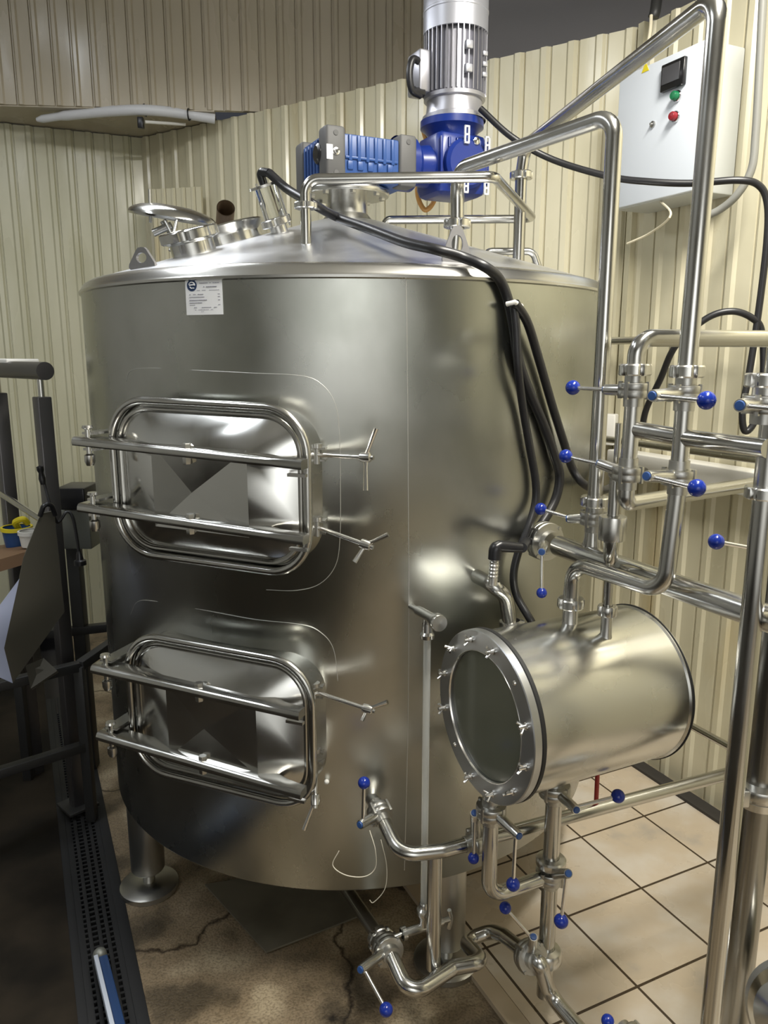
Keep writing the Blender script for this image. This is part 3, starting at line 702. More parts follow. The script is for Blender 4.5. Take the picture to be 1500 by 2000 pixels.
# ------------------------------------------------------------------ drum separator
D = thing('buffer_drum', DA0, 'small horizontal stainless drum with a bolted round glass end, beside the tank', 'drum')
L = .452
sh = MB().lathe(DA0, DAX, [(DRr-.004, .03), (DRr, .026), (DRr, L-.01), (DRr+.004, L-.006), (DRr+.004, L+.004), (DRr-.004, L+.006), (DRr-.1, L+.03), (0, L+.035)], 96)
sh.lathe(DA0, DAX, [(DRr-.004, .03), (DRr-.004, L-.01), (0, L-.01)], 96); sh.build('shell', 'drum_steel', D)
MB().lathe(DA0, DAX, [(DRr+.001, L-.004), (DRr+.0062, L-.002), (DRr+.0062, L+.001), (DRr+.001, L+.003)], 96).build('end_seam', 'gasket', D)
MB().lathe(DA0, DAX, [(.15, .018), (.198, .018), (.200, .02), (.200, .028), (.198, .03), (.15, .03), (.15, .018)], 96).build('gasket', 'gasket', D)
MB().lathe(DA0, DAX, [(.150, 0), (.152, -.002), (.197, -.002), (.199, 0), (.199, .017), (.152, .017), (.150, .015), (.150, 0)], 96).build('flange_ring', 'flange_steel', D)
MB().lathe(DA0, DAX, [(.149, .001), (.1505, -.003), (.1525, -.003), (.1535, .001)], 96).build('glass_bead', 'rod_steel', D)
MB().lathe(DA0, DAX, [(0, .008), (.1495, .008), (.1495, .016), (0, .016)], 64).build('glass_pane', 'drum_glass', D)
sx, sy, _ = frame(DAX)
for k in range(12):
    a = 2*PI*k/12+.22; c = DA0+(sx*math.cos(a)+sy*math.sin(a))*.176; tt = (-sx*math.sin(a)+sy*math.cos(a))
    if k % 12 in (4, 10): MB().lathe(c, -DAX, [(0, .006), (.004, .0055), (.006, .002)], 10).build('cap_screw', 'rod_steel', D); continue
    mb = MB(); mb.lathe(c, -DAX, [(.0085, .002), (.0085, .005), (.006, .006), (.005, .012), (.004, .022), (0, .022)], 14)
    an = random.uniform(0, PI); d2 = tt*math.cos(an)+(sx*math.cos(a)+sy*math.sin(a))*math.sin(an)
    for s in (-1, 1): mb.tube([c-DAX*.009, c-DAX*.016+d2*(s*.008), c-DAX*.022+d2*(s*.013)], [.0035, .0028, .0032], 8)
    mb.build('wing_nut', 'rod_steel', D)
for (c, zt) in ((n1, 1.168), (n2, 1.165)):
    pr = (V((c.x, c.y, 0))-V((DA0.x, DA0.y, 0))); off = (pr-DAX*pr.dot(DAX)).length
    zs = DA0.z+math.sqrt(DRr**2-off**2)-.01
    r_ = .018 if c is n1 else .013
    nz = MB().lathe((c.x, c.y, 0), UP, [(r_*1.25, zs-.005), (r_, zs+.012), (r_, zt-.002)], 24).build('nozzle', 'fitting_steel', D)
    MB().nut((c.x, c.y, zt+.004), UP, r_*1.75, .024, 6, .14, r_*.9).build('slotted_nut', 'fitting_steel', nz)
nf = DA0+DAX*.03; nr = DA0+DAX*.216
for c in (nf, nr):
    MB().lathe((c.x, c.y, 0), UP, [(.026, .76), (.022, .74), (.0215, .705)], 28).build('outlet_nozzle', 'fitting_steel', D)
# ------------------------------------------------------------------ lower pipes
zP10 = .55
vA = P(742, 1588, 1.785)                      # lower valve on the tank front
tank0 = cyl(722, 1555, -.02)
el = P(782, 1652, 1.665); el.z = zP10
lineA = V((.126, 1.677, zP10)); lineB = V((.69, 1.909, zP10)); ld = (lineB-lineA).normalized()
dirA = (el-vA).normalized()
pipe('outlet_pipe', 'steel pipe from the low tank valve bending right, passing under the drum', [[vA+dirA*.03, el, lineA+ld*.02, lineB+ld*.75]], .0180, [], bend=3.0)
MB().rod(tank0, vA-dirA*.03, .018).build('low_nozzle', 'fitting_steel', T)
valve(vA, dirA, .0175, P(703, 1611, 1.72), P(711, 1529, 1.74), 'valve on the low front of the tank, blue knob pointing up', knob=.0155)
# twine tied on that valve
tag(MB().tube(smooth([P(722, 1622, 1.70), P(733, 1660, 1.69), P(733, 1695, 1.70), P(712, 1712, 1.70), P(675, 1709, 1.71), P(650, 1690, 1.72), P(662, 1662, 1.72)]), .0012, 6).tube(smooth([P(744, 1640, 1.72), P(755, 1690, 1.71), P(752, 1735, 1.71), P(730, 1762, 1.72), P(722, 1758, 1.72)]), .0011, 6).build('twine', 'twine'), 'pale loop of twine dangling from the low tank valve', 'string')
# V6 valves
v6b = V((nf.x, nf.y, .685))
valve(v6b, UP, .0195, P(1014, 1633, 1.56), P(1002, 1727, 1.56), 'valve under the glass end of the drum, blue knob hanging down', knob=.0160)
v6a = lineA+ld*.115
valve(v6a, ld, .0175, P(927, 1588, 1.66), P(925, 1676, 1.66), 'valve on the outlet pipe left of the drum valve, small blue knob below it', knob=.0140)
# P11
px_ = V((nr.x, nr.y, 0)); v7c = px_+UP*.69; v8c = px_+UP*.452
valve(v7c, UP, .021, P(1126, 1582, 1.63), P(1207, 1555, 1.66), 'valve under the middle of the drum, dark blue knob pointing right over the tiles', knob=.0165)
valve(v8c, UP, .020, P(1110, 1706, 1.62), P(1096, 1799, 1.62), 'valve halfway down the pipe under the drum, blue knob hanging to the tiles', knob=.0175)
t11 = pipe('drum_drain_pipe', 'upright steel pipe below the drum middle, ending in a floor tee', [[v7c-UP*.02, v8c+UP*.02], [v8c-UP*.02, px_+UP*(P(1073, 1930, px_.y).z-.02)]], .0205, [])
MB().lathe(px_+UP*.215, UP, [(.021, -.025), (.036, -.02), (.041, -.012), (.041, .01), (.036, .018), (.021, .022)], 30).build('union_collar', 'fitting_steel', t11)
MB().lathe(v8c, UP, [(.021, .022), (.035, .026), (.038, .032), (.038, .044), (.034, .048), (.021, .05)], 30).build('union_collar', 'fitting_steel', t11)
lb = V((nf.x, nf.y, P(960, 1752, nf.y).z))
pipe('drum_link_pipe', 'steel pipe under the drum glass, turning right into the upright drain pipe', [[v6b-UP*.02, lb, V((px_.x, px_.y, lb.z))]], .0185, [])
# P12: tank drain
vX = P(757, 1855, 1.72); dst = P(676, 1735, 2.02); dX = (vX-dst).normalized()
pv = P(884, 1890, 1.69); zl = pv.z
elb = P(800, 1930, 1.60); elb.z = zl
valve(vX, dX, .0215, P(704, 1894, 1.62), P(754, 1972, 1.56), 'large valve on the tank drain near the floor, blue knob over the wet concrete', knob=.0165)
v9 = P(1036, 1868, 1.70)
s1 = P(945, 1885, 1.73); s1.z = zl; s2 = P(938, 1840, 1.83); s2.z = zl; s3 = P(975, 1826, 1.85); s3.z = zl
d9 = (v9-P(985, 1828, 1.83)).normalized()
pipe('tank_drain_pipe', 'steel drain pipe under the tank, curling in an S along the floor', [[dst-dX*.1, vX-dX*.02], [vX+dX*.02, elb, pv, P(945, 1878, 1.71)*1.0, P(905, 1838, 1.86), P(960, 1818, 1.88), P(985, 1828, 1.83), v9-d9*.02]], .0195, [(vX-dX*.045, dX, 1.9)], bend=1.9)
valve(v9, d9, .0225, P(1042, 1830, 1.66), P(987, 1773, 1.68), 'valve beside the floor tee on the tile edge, blue knob tilted up to the left', knob=.0150)
tee = V((px_.x, px_.y, P(1073, 1930, px_.y).z))
pipe('floor_run_pipe', 'steel pipe leaving the floor tee along the tile edge towards the viewer', [[v9+d9*.02, v9+d9*.05, tee+U*.02, tee+U*.75]], .0195, [], bend=2.0)
pipe('bypass_pipe', 'upright steel pipe joining the outlet pipe to the floor drain run', [[V((lineA.x, 1.69, zP10-.005)), V((lineA.x, 1.69, zl))]], .0185, [])
# partly seen valve at the bottom edge
vz = P(1235, 2030, 1.45)
valve(vz, U, .018, P(1205, 2020, 1.43), P(1187, 1994, 1.42), 'blue knobbed valve at the bottom edge on the tiles, mostly cut off', knob=.0140)
# level tube
lt = P(830, 1224, 1.765); lbm = P(816, 1782, 1.765); lbm.x = lt.x-.0; lbm.y = lt.y; 
S = thing('sight_tube', lt, 'clear upright level tube in front of the tank with steel elbows at both ends', 'gauge')
hd = P(858, 1217, 1.70)
tk = cyl(800, 1183, -.01)
mb = MB(); mb.rod(tk, tk.lerp(hd, .35), .008); mb.rod(tk.lerp(hd, .32), tk.lerp(hd, .92), .013); mb.lathe(tk.lerp(hd, .95), hd-tk, [(.012, -.012), (.02, -.01), (.021, 0), (.021, .008), (.019, .012), (0, .013)], 24)
c0 = tk.lerp(hd, .62); lt = V((c0.x, c0.y, lt.z)); mb.rod(c0, lt+UP*-.03, .011); mb.lathe(lt, UP, [(.012, -.03), (.017, -.028), (.018, -.018), (.013, -.012), (.012, .01)], 20); mb.build('top_elbow', 'fitting_steel', S)
zb = P(816, 1775, lt.y).z
MB().rod(V((lt.x, lt.y, zb)), lt-UP*.028, .0092, 20).build('clear_tube', 'clear_hose', S)
bt = V((lt.x, lt.y, zb))
mb = MB(); mb.lathe(bt, UP, [(.010, .02), (.013, .015), (.013, .005), (.019, 0), (.02, -.012), (.016, -.02), (.012, -.03), (.012, -.05)], 20)
a_, b_ = bt-UP*.055-ld*.06, bt-UP*.055+ld*.055
mb.rod(a_-ld*.07+UP*-.01, a_, .006); mb.rod(a_, b_, .012); mb.lathe(a_, ld, [(.012, -.004), (.018, -.003), (.018, .008), (.012, .01)], 16); mb.lathe(b_, ld, [(.0, .02), (.008, .02), (.008, -.002)], 14)
mb.tube([b_+ld*.02+UP*.028, b_+ld*.026, b_+ld*.02-UP*.028], .006, 10); mb.build('bottom_cock', 'fitting_steel', S)
# temperature tee on the tank, behind the drum
tp = cyl(925, 1122, -.02); tj = P(962, 1142, 1.82); te = P(1000, 1185, 1.865)
E = thing('sensor_tee', tj, 'steel branch pipe with a black plug sensor, dipping behind the drum', 'pipe')
MB().tube(fillet([tp, tj, P(988, 1165, 1.84), P(1000, 1250, 1.87)], .06), .0185).build('branch_tube', 'pipe_steel', E)
MB().lathe(P(1000, 1218, 1.865), UP, [(.02, -.02), (.032, -.015), (.032, .006), (.02, .01)], 24).build('union_nut', 'fitting_steel', E)
su = P(966, 1092, 1.82)
mb = MB(); mb.rod(tj, su, .0115); 
for k in range(5): mb.lathe(tj.lerp(su, .35+.14*k), su-tj, [(.0115, -.003), (.0135, 0), (.0115, .003)], 16)
mb.build('thermowell', 'rod_steel', E)
s2_ = P(968, 1066, 1.82)
MB().tube(fillet([su, s2_, P(1018, 1070, 1.84)], .012), [.0165]*6+[.0150]*4+[.012]*4, 16).build('sensor_plug', 'black_plastic', E)
# loop of thin pipe over the dome (spray ball supply)
fb = P(597, 402, 2.12); zt = P(600, 350, 2.12).z
A0 = V((fb.x, 2.12, dome_z(fb.x, 2.12)-.01)); A1 = V((fb.x, 2.12, zt)); A2 = V((P(965, 347, 2.09).x, 2.09, zt)); A3 = P(1042, 428, 2.72); A3.z = zt; A4 = P(752, 429, 2.74); A4.z = zt
A5 = V((A4.x, A4.y, dome_z(A4.x, A4.y)-.01))
t16 = pipe('rinse_loop_pipe', 'thin polished pipe looping level over the dome in front of the gearbox', [[A0, A1, A2, A3, A4, A5]], .0138, [], bend=2.6)
MB().nut(fb, UP, .03, .016, 6, .1, .012).build('union_nut', 'fitting_steel', t16)
# wall pipes
wp = CORNER+nB2*.05
def wpt(t, z, off=0): return V((wp.x+B2D.x*t+nB2.x*off, wp.y+B2D.y*t+nB2.y*off, z))
pipe('wall_pipe', 'thin steel pipe fixed along the right wall at eye height', [[CORNER+B1D*.5+nB1*.06+UP*1.80, CORNER+nB2*.06+nB1*.06+UP*1.80, wpt(2.2, 1.80)]], .015, [])
pipe('ledge_pipe', 'thin steel pipe lying along the white trunking on the right wall', [[CORNER+B1D*.6+nB1*.09+UP*1.405, CORNER+nB2*.09+nB1*.09+UP*1.405, wpt(2.2, 1.405, .045)]], .014, [])
pipe('skirting_pipe', 'thin steel pipe low along the right wall behind the drum', [[wpt(.1, .355, .07), wpt(2.4, .355, .07)]], .014, [])
tag(MB().box(wpt(1.0, 1.31, .01), (1.94, .09, .085), (B2D, nB2, UP), .006).build('cable_trunking', 'white_plastic'), 'long white cable trunking fixed along the right wall behind the valve rack', 'trunking')
tag(MB().box(CORNER+nB2*.05+nB1*.04+B1D*.05+UP*1.435, (.15, .05, .13), (B1D, nB1, UP), .006).build('junction_box', 'white_plastic'), 'white junction box on the wall corner just above the white trunking', 'box')
# red post under the drum
tag(MB().rod(P(1168, 1490, 1.83), P(1164, 1572, 1.86), .006).build('support_rod', 'red_paint'), 'short red support rod under the drum, against the outlet pipe', 'rod')
# pump casing at the lower right corner
pc = V((.915, 1.42, .325))
PU = thing('pump', pc, 'polished pump casing cut off by the lower right corner', 'pump')
pa = V((-.6, -.5, .25)).normalized()
MB().lathe(pc, pa, [(0, .07), (.035, .06), (.085, .05), (.106, .028), (.11, 0), (.106, -.04), (.085, -.08), (0, -.1)], 48).build('casing', 'door_steel', PU)
MB().lathe(pc, pa, [(.108, -.012), (.12, -.01), (.12, .01), (.108, .012)], 48).build('clamp_ring', 'fitting_steel', PU)
MB().lathe(V((pc.x, pc.y, 0)), UP, [(.05, 0), (.05, .006), (.018, .012), (.018, .2)], 24).build('foot', 'cast_steel', PU)

# ------------------------------------------------------------------ cables
def cable(pts, r, n=14, ribs=False):
    return MB().tube(smooth(pts, 8), r, n)
K = []
c0 = sens0+lax*.035+V((.03, -.02, -.008))
pA = [c0, P(562, 370, 2.31), P(610, 398, 2.19)]+[dome(x, y, .035) for x, y in ((660, 425), (720, 447), (790, 473), (850, 487), (905, 503))]+[cyl(948, 522, .03), cyl(975, 545, .018), cyl(992, 585, .016), cyl(1003, 640, .016), cyl(1012, 700, .016), cyl(1032, 760, .016), cyl(1062, 830, .016), cyl(1083, 890, .018), cyl(1093, 930, .02), cyl(1085, 975, .02), cyl(1060, 1020, .02), cyl(1032, 1052, .02), P(1020, 1070, 1.84)]
tag(cable(pA, .0125).build('sensor_cable', 'black_rubber'), 'thickest black cable, running over the dome from the level glass down the tank side', 'cable')
pB = [cyl(1002, 588, .03), cyl(1008, 640, .034), cyl(1012, 720, .034), cyl(1022, 800, .02), cyl(1034, 870, .018), cyl(1046, 940, .018), cyl(1045, 985, .02), cyl(1030, 1035, .03), cyl(1012, 1080, .03), cyl(1003, 1125, .03), cyl(1010, 1165, .035), P(1040, 1218, 1.90), P(1060, 1260, 1.96)]
tag(cable(pB, .0105).build('thermometer_cable', 'black_rubber'), 'black cable hanging on the tank and passing behind the drum', 'cable')
pC = [cyl(1006, 592, .04), cyl(1030, 630, .03), cyl(1052, 700, .02), cyl(1078, 790, .018), cyl(1100, 860, .02), cyl(1118, 915, .03), P(1140, 945, 2.07), P(1175, 958, 2.15), P(1205, 945, 2.3), P(1260, 920, 2.6)]
tag(cable(pC, .0115).build('power_cable', 'black_rubber'), 'black cable leaving the bundle to the right, behind the pipes', 'cable')
tag(MB().tube([cyl(990, 594, .03), cyl(1005, 590, .05), cyl(1018, 598, .035)], .006, 10).build('cable_tie', 'white_plastic'), 'small pale tie holding the black cables together on the tank', 'cable tie')
pD = [P(938, 212, 2.75), P(1000, 268, 2.72), P(1080, 312, 2.70), P(1190, 345, 2.62), P(1270, 355, 2.55), P(1350, 358, 2.5), P(1440, 352, 2.45), P(1482, 362, 2.44), P(1499, 400, 2.44), P(1497, 480, 2.44), P(1480, 620, 2.44), P(1463, 730, 2.43), P(1450, 800, 2.42), P(1455, 842, 2.42), P(1475, 820, 2.42), P(1490, 740, 2.43), P(1488, 650, 2.44), P(1470, 622, 2.44), P(1430, 608, 2.45), P(1380, 622, 2.47), P(1320, 675, 2.5), P(1290, 740, 2.55), P(1262, 800, 2.6), P(1252, 850, 2.62)]
tag(cable(pD, .0105).build('motor_supply_cable', 'black_rubber'), 'long black cable swinging from the motor past the cabinet, then looping by the right wall', 'cable')
tag(cable([wpt(.28, 2.30, .1), P(1310, 420, 2.75), P(1270, 455, 2.9), P(1225, 476, 3.0)], .004, 8).build('signal_wire', 'cream_cable'), 'thin cream wire hanging from the bottom of the white cabinet', 'cable')
tag(cable([P(1492, -40, 2.60), P(1487, 60, 2.60), P(1482, 160, 2.60), P(1476, 260, 2.60), P(1468, 330, 2.60), P(1440, 380, 2.62), P(1405, 410, 2.66), P(1370, 425, 2.69)], .0125, 14).build('conduit', 'conduit_grey'), 'grey ribbed conduit curving down the right wall beside the cabinet', 'conduit')
tag(cable([P(1272, 30, 3.14), P(1270, 60, 3.12), P(1262, 110, 3.1), P(1258, 160, 3.1)], .006, 8).build('ceiling_wire', 'cream_cable'), 'pale wire dropping over the top of the right wall', 'cable')
tag(cable([P(1285, -20, 3.2), P(1280, 20, 3.16), P(1276, 34, 3.16)], .02, 12).build('ceiling_duct', 'dark_steel'), 'dark stub of pipe coming down above the right wall top', 'pipe')
tag(cable([P(826, 250, 2.98), P(835, 300, 2.98), P(815, 370, 2.98), P(830, 410, 2.98), P(850, 385, 2.98), P(845, 330, 2.98)], .009, 10).build('orange_hose', 'orange_hose'), 'brownish orange hose hanging behind the blue worm gearbox', 'hose')

# ------------------------------------------------------------------ control cabinet
ca = CORNER+B2D*.20; cn = nB2
cw, ch, cd = .404, .47, .2
cc = V((.970, 2.958, 0)); cz = 2.525
CB = thing('control_cabinet', cc+cn*-.1+UP*(cz-ch/2), 'white control cabinet with display and two buttons, hung on the right wall', 'cabinet')
ax = (B2D, cn, UP)
MB().box(cc-cn*.097+UP*cz, (cw, .168, ch), ax, .006).build('body', 'cabinet_grey', CB)
dr = MB().box(cc-cn*.003+UP*cz, (cw-.006, .016, ch-.006), ax, .004).build('door', 'cabinet_white', CB)
def cf(px, py):                                    # a point on the cabinet front
    d = ray(px, py); o = V((0, 0, EYE)); pl = cc+cn*.005
    t = (pl-o).dot(cn)/d.dot(cn); return o+d*t
MB().box(cf(1319, 147)+cn*.008, (.105, .016, .088), ax, .004).build('display_bezel', 'display_black', CB)
MB().box(cf(1317, 145)+cn*.017, (.078, .003, .055), ax).build('display_screen', 'screen_grey', CB)
for (x, y, m_) in ((1324, 188, 'button_green'), (1321, 228, 'button_red')):
    bt_ = MB().lathe(cf(x, y), cn, [(.019, -.002), (.019, .006), (.017, .009)], 24).build('button', 'chrome', CB)
    MB().lathe(cf(x, y), cn, [(.0145, .006), (.0145, .022), (.012, .026), (0, .027)], 24).build('button_cap', m_, bt_)
MB().lathe(cf(1276, 243), cn, [(.011, 0), (.011, .006), (.004, .008), (.004, .016), (0, .016)], 16).build('key_lock', 'cast_steel', CB)
yl = cf(1261, 133)
MB().prism([yl+UP*.02, yl+B2D*-.018-UP*.012, yl+B2D*.018-UP*.012], cn*.0015).build('warning_sticker', 'yellow', CB)
for z in (.07, -.16): MB().lathe(cc-B2D*(cw/2)+UP*(cz+z-.02)-cn*.0, UP, [(0, 0), (.006, 0), (.006, .05), (0, .05)], 10).build('hinge', 'cabinet_grey', CB)

# ------------------------------------------------------------------ tube fixture and bracket up left
tf = [P(72, 234, 4.42), P(140, 224, 4.40), P(220, 217, 4.38), P(285, 215, 4.37), P(350, 221, 4.42), P(420, 232, 4.46)]
F = thing('ceiling_duct_pipe', tf[3], 'white rounded pipe strung under the soffit in the upper left', 'pipe')
MB().tube(smooth(tf, 6), [.010]+[.02]*4+[.026]*30, 16).build('tube', 'vent_white', F)
for x, y in ((283, 215), (369, 224)): MB().lathe(P(x, y, 4.395), V((1, 0, 0)), [(.028, -.004), (.031, -.003), (.031, .003), (.028, .004)], 20).build('strap', 'black_plastic', F)
MB().box(P(275, 240, 4.37), (.03, .03, .055), None, .004).build('bracket', 'black_plastic', F)
MB().tube([P(283, 238, 4.39), P(362, 243, 4.5)], .008, 10).build('lamp_tube', 'white_plastic', F)
# odd offcut of sheet on the far wall
o_ = corrugated('trim_3', P(392, 366, 4.50)*1.0-UP*P(392, 366, 4.50).z, V((-.97, .24, 0)).normalized(), .30, 1.6, P(340, 366, 4.52).z, .06, 'cream_panel', V((-.24, -.97, 0)).normalized(), rib=.008, thick=.02)

# ------------------------------------------------------------------ left side: railing, frame, chute
RL = thing('handrail', V((-1.2, 2.73, 0)), 'dark metal handrail on square posts at the left edge', 'railing')
rd = V((-.72, .69, 0)); zr = 1.69
pA_ = V((-1.205, 2.73, 0))
e_ = P(98, 722, 2.73); e_.z = zr
MB().tube([V((pA_.x+.035, pA_.y-.033, zr)), V((pA_.x, pA_.y, zr))+rd*1.3], .031, 24).build('rail', 'rail_steel', RL)
pax = (rd, V((-rd.y, rd.x, 0)), UP)
for s in (.0, .40):
    c = pA_+rd*s
    MB().box(c+UP*.79, (.05, .05, 1.62), pax, .004).build('post', 'rail_steel', RL)
    MB().rod(c+UP*1.59, c+UP*1.68, .011).build('rail_pin', 'fitting_steel', RL)
MB().rod(pA_+UP*1.16+V((-.03, -.02, .0)), pA_+rd*1.2+UP*1.29, .012).build('mid_rail', 'fitting_steel', RL)
fl = P(30, 942, 2.9)
MB().box(pA_+UP*.01, (.12, .12, .012), pax, .002).build('base_plate', 'dark_steel', RL)
tag(MB().box(P(10, 706, 3.05), (.35, .12, .02), (rd, V((-rd.y, rd.x, 0)), UP), .004).build('tray', 'white_plastic'), 'white flat tray seen just above the handrail', 'tray')
# work frame
FR = thing('work_frame', V((-1.3, 2.5, 0)), 'dark steel frame standing behind the railing foot at the left', 'frame')
fa = [PZ(130, 1560, 0), PZ(20, 1640, 0)]
mb = MB()
z1 = .62
def fr(p, q, w=.035): 
    d = (V(q)-V(p)); a = frame(d); mb.box((V(p)+V(q))/2, (w, w, d.length), (a[0], a[1], a[2]), .003)
c1 = V((-1.125, 2.66, 0)); c2 = V((-1.42, 2.42, 0)); c3 = V((-1.5, 2.95, 0)); c4 = V((-1.04, 3.12, 0))
for c in (c1, c2, c3, c4): 
    mb = MB(); fr(c+UP*-.012, c+UP*z1); mb.build('leg', 'dark_steel', FR)
mb = MB()
for a, b_ in ((c1, c2), (c2, c3), (c3, c4), (c4, c1)): fr(a+UP*z1, b_+UP*z1); 
mb.build('top_frame', 'dark_steel', FR)
mb = MB(); fr(c1+UP*.3, c2+UP*.3); mb.build('stretcher', 'dark_steel', FR)
# chute: bent sheet with pale blue lining
CH = thing('chute', P(70, 1180, 2.35), 'tapering sheet metal chute with a pale blue lining, leaning at the left edge', 'chute')
f0 = 2.33
poly = [P(80, 1003, f0+.12), P(106, 998, f0+.16), P(126, 1195, f0+.14), P(25, 1334, f0-.02), P(8, 1266, f0-.02), P(46, 1090, f0+.05)]
MB().prism(poly, (-.006, .012, 0)).build('side_sheet', 'chute_grey', CH)
MB().prism([P(38, 1130, f0+.03), P(8, 1266, f0-.02), P(25, 1334, f0-.02), P(-30, 1310, f0-.10), P(-40, 1235, f0-.06)], (-.004, .006, -.004)).build('lining', 'sheet_blue', CH)
MB().tube(fillet([P(78, 1008, f0+.1), P(86, 985, f0+.1), P(100, 985, f0+.12), P(108, 1006, f0+.14)], .02), .008, 10).build('handle', 'black_plastic', CH)
# bench board with containers on it
bz = P(30, 1085, 2.9).z
tag(MB().prism([P(-60, 1110, 2.66), P(60, 1075, 2.72), P(58, 1058, 3.0), P(-60, 1072, 3.0)], (0, 0, -.045)).build('bench_board', 'wood'), 'worn brown wooden board at the left edge carrying pots', 'board')
yb = V((-1.40, 2.92, 0))
zt_ = P(40, 1064, 2.86).z
def pot(name, px, py0, py1, f, r0, r1, m_, label, rimm=None, cat='pot'):
    a = P(px, py0, f); b2 = P(px, py1, f); h = a.z-b2.z
    t = thing(name, b2, label, cat)
    MB().lathe(b2, UP, [(0, 0), (r0, 0), (r1, h), (r1*.93, h), (r0*.9, .008), (0, .008)], 28).build('body', m_, t)
    MB().lathe(b2, UP, [(r1*.9, h-.012), (r1*1.06, h-.01), (r1*1.06, h+.004), (r1*.9, h+.004)], 28).build('rim', rimm or m_, t)
    return t
pot('bucket', 36, 1030, 1066, 2.92, .045, .055, 'bucket_blue', 'small blue bucket with a yellow rim behind the white pot', 'yellow')
pot('pot', 62, 1038, 1066, 2.80, .035, .042, 'white_plastic', 'small white plastic pot on the brown board')
mb = MB(); mb.tube(smooth([P(36, 1032, 2.92), P(30, 1020, 2.9), P(45, 1014, 2.9), P(54, 1022, 2.92)]), .012, 10); 
tag(mb.build('yellow_cloth', 'yellow'), 'crumpled yellow cloth lying on the blue bucket', 'cloth')
BX = tag(MB().box(P(152, 968, 3.0), (.115, .16, .085), None, .006).build('black_box', 'black_plastic'), 'black plastic box between the railing post and the tank', 'box')
gb = P(160, 1027, 3.05)
GB = thing('terminal_stand', V((gb.x, gb.y, 0)), 'dull galvanised box on a dark column under the black box', 'box')
MB().box(gb, (.12, .14, .16), None, .004).build('housing', 'galvanised', GB)
MB().box(V((gb.x-.04, gb.y, (gb.z-.08)/2-.006)), (.05, .05, gb.z-.08+.012), None, .004).build('column', 'dark_steel', GB)
cordp = [P(79, 918, 2.60), P(88, 950, 2.60), P(98, 985, 2.58), P(112, 1020, 2.60), P(130, 1000, 2.62), P(142, 1010, 2.62), P(150, 1050, 2.62), P(154, 1078, 2.62)]
CR = thing('power_cable', cordp[0], 'black power cord with a hanging plug, draped over the railing post', 'cord')
MB().tube(smooth(cordp), .0055, 10).build('cord', 'black_rubber', CR)
MB().lathe(P(155, 1082, 2.62), V((.02, 0, -1)), [(.007, -.01), (.010, .0), (.013, .02), (.021, .024), (.021, .04), (0, .042)], 14).build('plug', 'black_plastic', CR)
MB().lathe(P(79, 918, 2.60), V((-.1, 0, 1)), [(.009, -.05), (.012, -.03), (.008, -.01), (.012, .0), (.012, .012), (0, .016)], 14).build('connector', 'black_plastic', CR)
# pipes and clutter low in the dark
tag(MB().prism([P(50, 1300, 2.5), P(85, 1285, 2.55), P(112, 1310, 2.55), P(60, 1345, 2.5)], (0, .01, -.01)).build('crumpled_sack', 'chute_grey'), 'grey scrap of sacking on the dark frame under the chute', 'sack')
# drain grating
dw = (DR-DL).dot(W)
gr_c = (DL+DR)/2
zg = -.012
GT = thing('drain_grating', V((gr_c.x, gr_c.y, zg)), 'long black slotted drain grating set in the floor left of the tank', 'grating')
def gpt(s, t, z): 
    base = DL+W*(s*dw); return V((base.x+U.x*t, base.y+U.y*t, z))
mb = MB(); gx = (W, U, UP)
for s in (.05, .355, .52, .655, .95): mb.box(gpt(s, -.6, zg-.012), (.034 if s in (.05, .95) else .012, 3.2, .024), gx, .002)
t = -2.0
while t < 1.0:
    for s0, s1 in ((.27, .95),): mb.box((gpt(s0, t, zg-.012)+gpt(.76, t, zg-.012))/2, (dw*.50, .0085, .02), gx)
    t += .0235
for s in (.16, .86): mb.box(gpt(s, -.6, zg-.008), (dw*.22, 3.2, .012), gx, .002)
mb.build('slotted_plate', 'grating_black', GT)
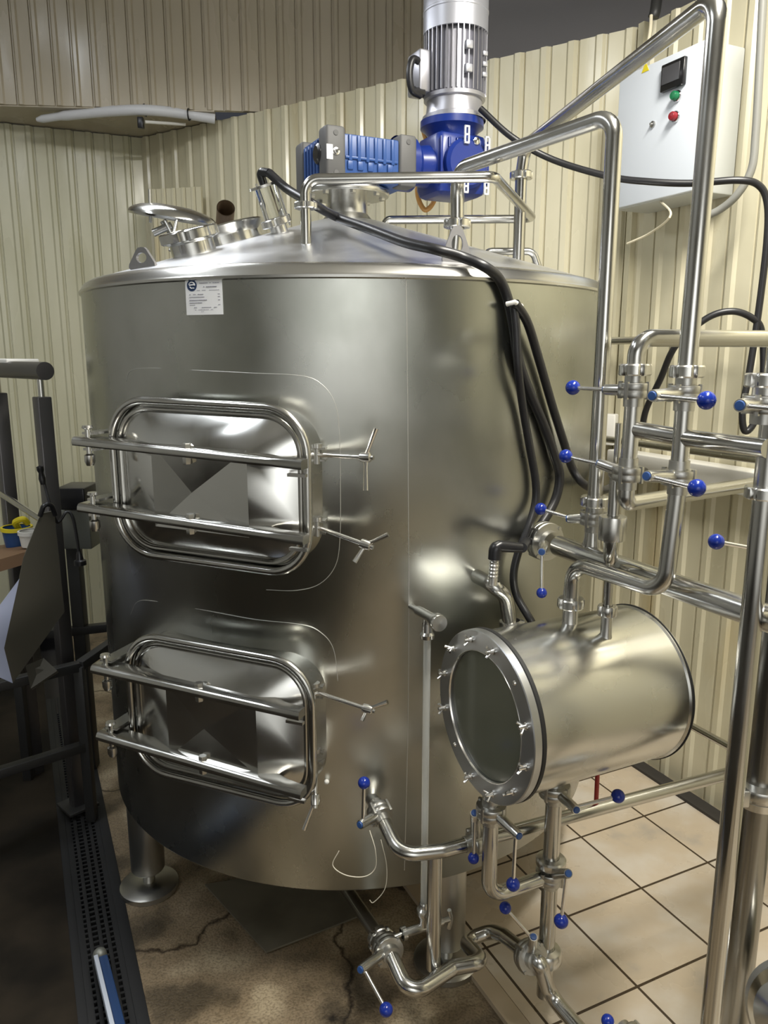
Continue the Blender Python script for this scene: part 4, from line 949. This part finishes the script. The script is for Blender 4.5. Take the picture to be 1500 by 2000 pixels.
# pole lying on the grating
g0 = PZ(190, 1876, .03); g1 = PZ(222, 2010, .03); gd = (g1-g0).normalized()
PL = thing('broom_pole', g0, 'dark blue flat pole with a pale edge, lying along the drain grating', 'pole')
side = V((gd.y, -gd.x, 0))*-1
if side.x < 0: side = -side
MB().box((g0+g1+gd*.6)/2+side*.016, (.026, (g1-g0).length+.6, .026), (side, gd, UP), .006).build('shaft', 'pole_blue', PL)
MB().box((g0+g1+gd*.6)/2-side*.003+UP*.006, (.012, (g1-g0).length+.6, .03), (side, gd, UP), .002).build('edge_strip', 'pole_white', PL)
MB().sphere(g0+side*.01-gd*.02, .02, 16, 10).build('end_cap', 'galvanised', PL)
# smooth screed slab edge under the tank
sl = [PZ(520, 1862, -.01), PZ(700, 1792, -.01), PZ(640, 1690, -.01), PZ(400, 1730, -.01)]
tag(MB().prism(sl, (0, 0, .006)).build('drip_sheet', 'screed'), 'smooth dull sheet lying on the concrete under the tank, one corner showing', 'sheet')

# ------------------------------------------------------------------ lights
def area(name, loc, sx, sy, power, col=(1, 1, 1), rot=(0, 0, 0), spread=PI):
    l = bpy.data.lights.new(name, 'AREA'); l.shape = 'RECTANGLE'; l.size = sx; l.size_y = sy; l.energy = power; l.color = col; l.spread = spread
    o = bpy.data.objects.new(name, l); COL.objects.link(o); o.location = loc; o.rotation_euler = rot; return o
area('unseen_lamp', (.80, 1.25, 3.45), .25, 1.4, 125, (1, .96, .87), (0, 0, math.radians(-26)))
area('unseen_lamp', (-1.1, 2.9, 3.2), .25, 1.2, 17, (.93, .96, 1), (0, 0, math.radians(-26)))
area('unseen_lamp', (-2.4, 1.0, 4.2), .4, 1.6, 34, (.90, .95, 1), (0, 0, math.radians(-26)))
area('unseen_lamp', (.2, -1.5, 3.7), 1.6, .3, 120, (.97, .98, 1), (math.radians(-38), 0, 0), math.radians(95))  # added lamp, tilted at the rear wall so the tank reflects it brighter
w = bpy.data.worlds.new('World'); w.use_nodes = True; bpy.context.scene.world = w
w.node_tree.nodes['Background'].inputs[0].default_value = (.8, .85, 1, 1); w.node_tree.nodes['Background'].inputs[1].default_value = .05

cam = bpy.data.cameras.new('Camera'); cam.sensor_fit = 'VERTICAL'; cam.sensor_height = 24; cam.lens = 24*1500/2000
co = bpy.data.objects.new('Camera', cam); COL.objects.link(co); co.location = (0, 0, EYE); co.rotation_euler = (PI/2-TH, 0, 0)
sc = bpy.context.scene; sc.camera = co
sc.view_settings.view_transform = 'Standard'; sc.view_settings.look = 'None'; sc.view_settings.exposure = 0; sc.view_settings.gamma = 1; sc.view_settings.use_curve_mapping = False
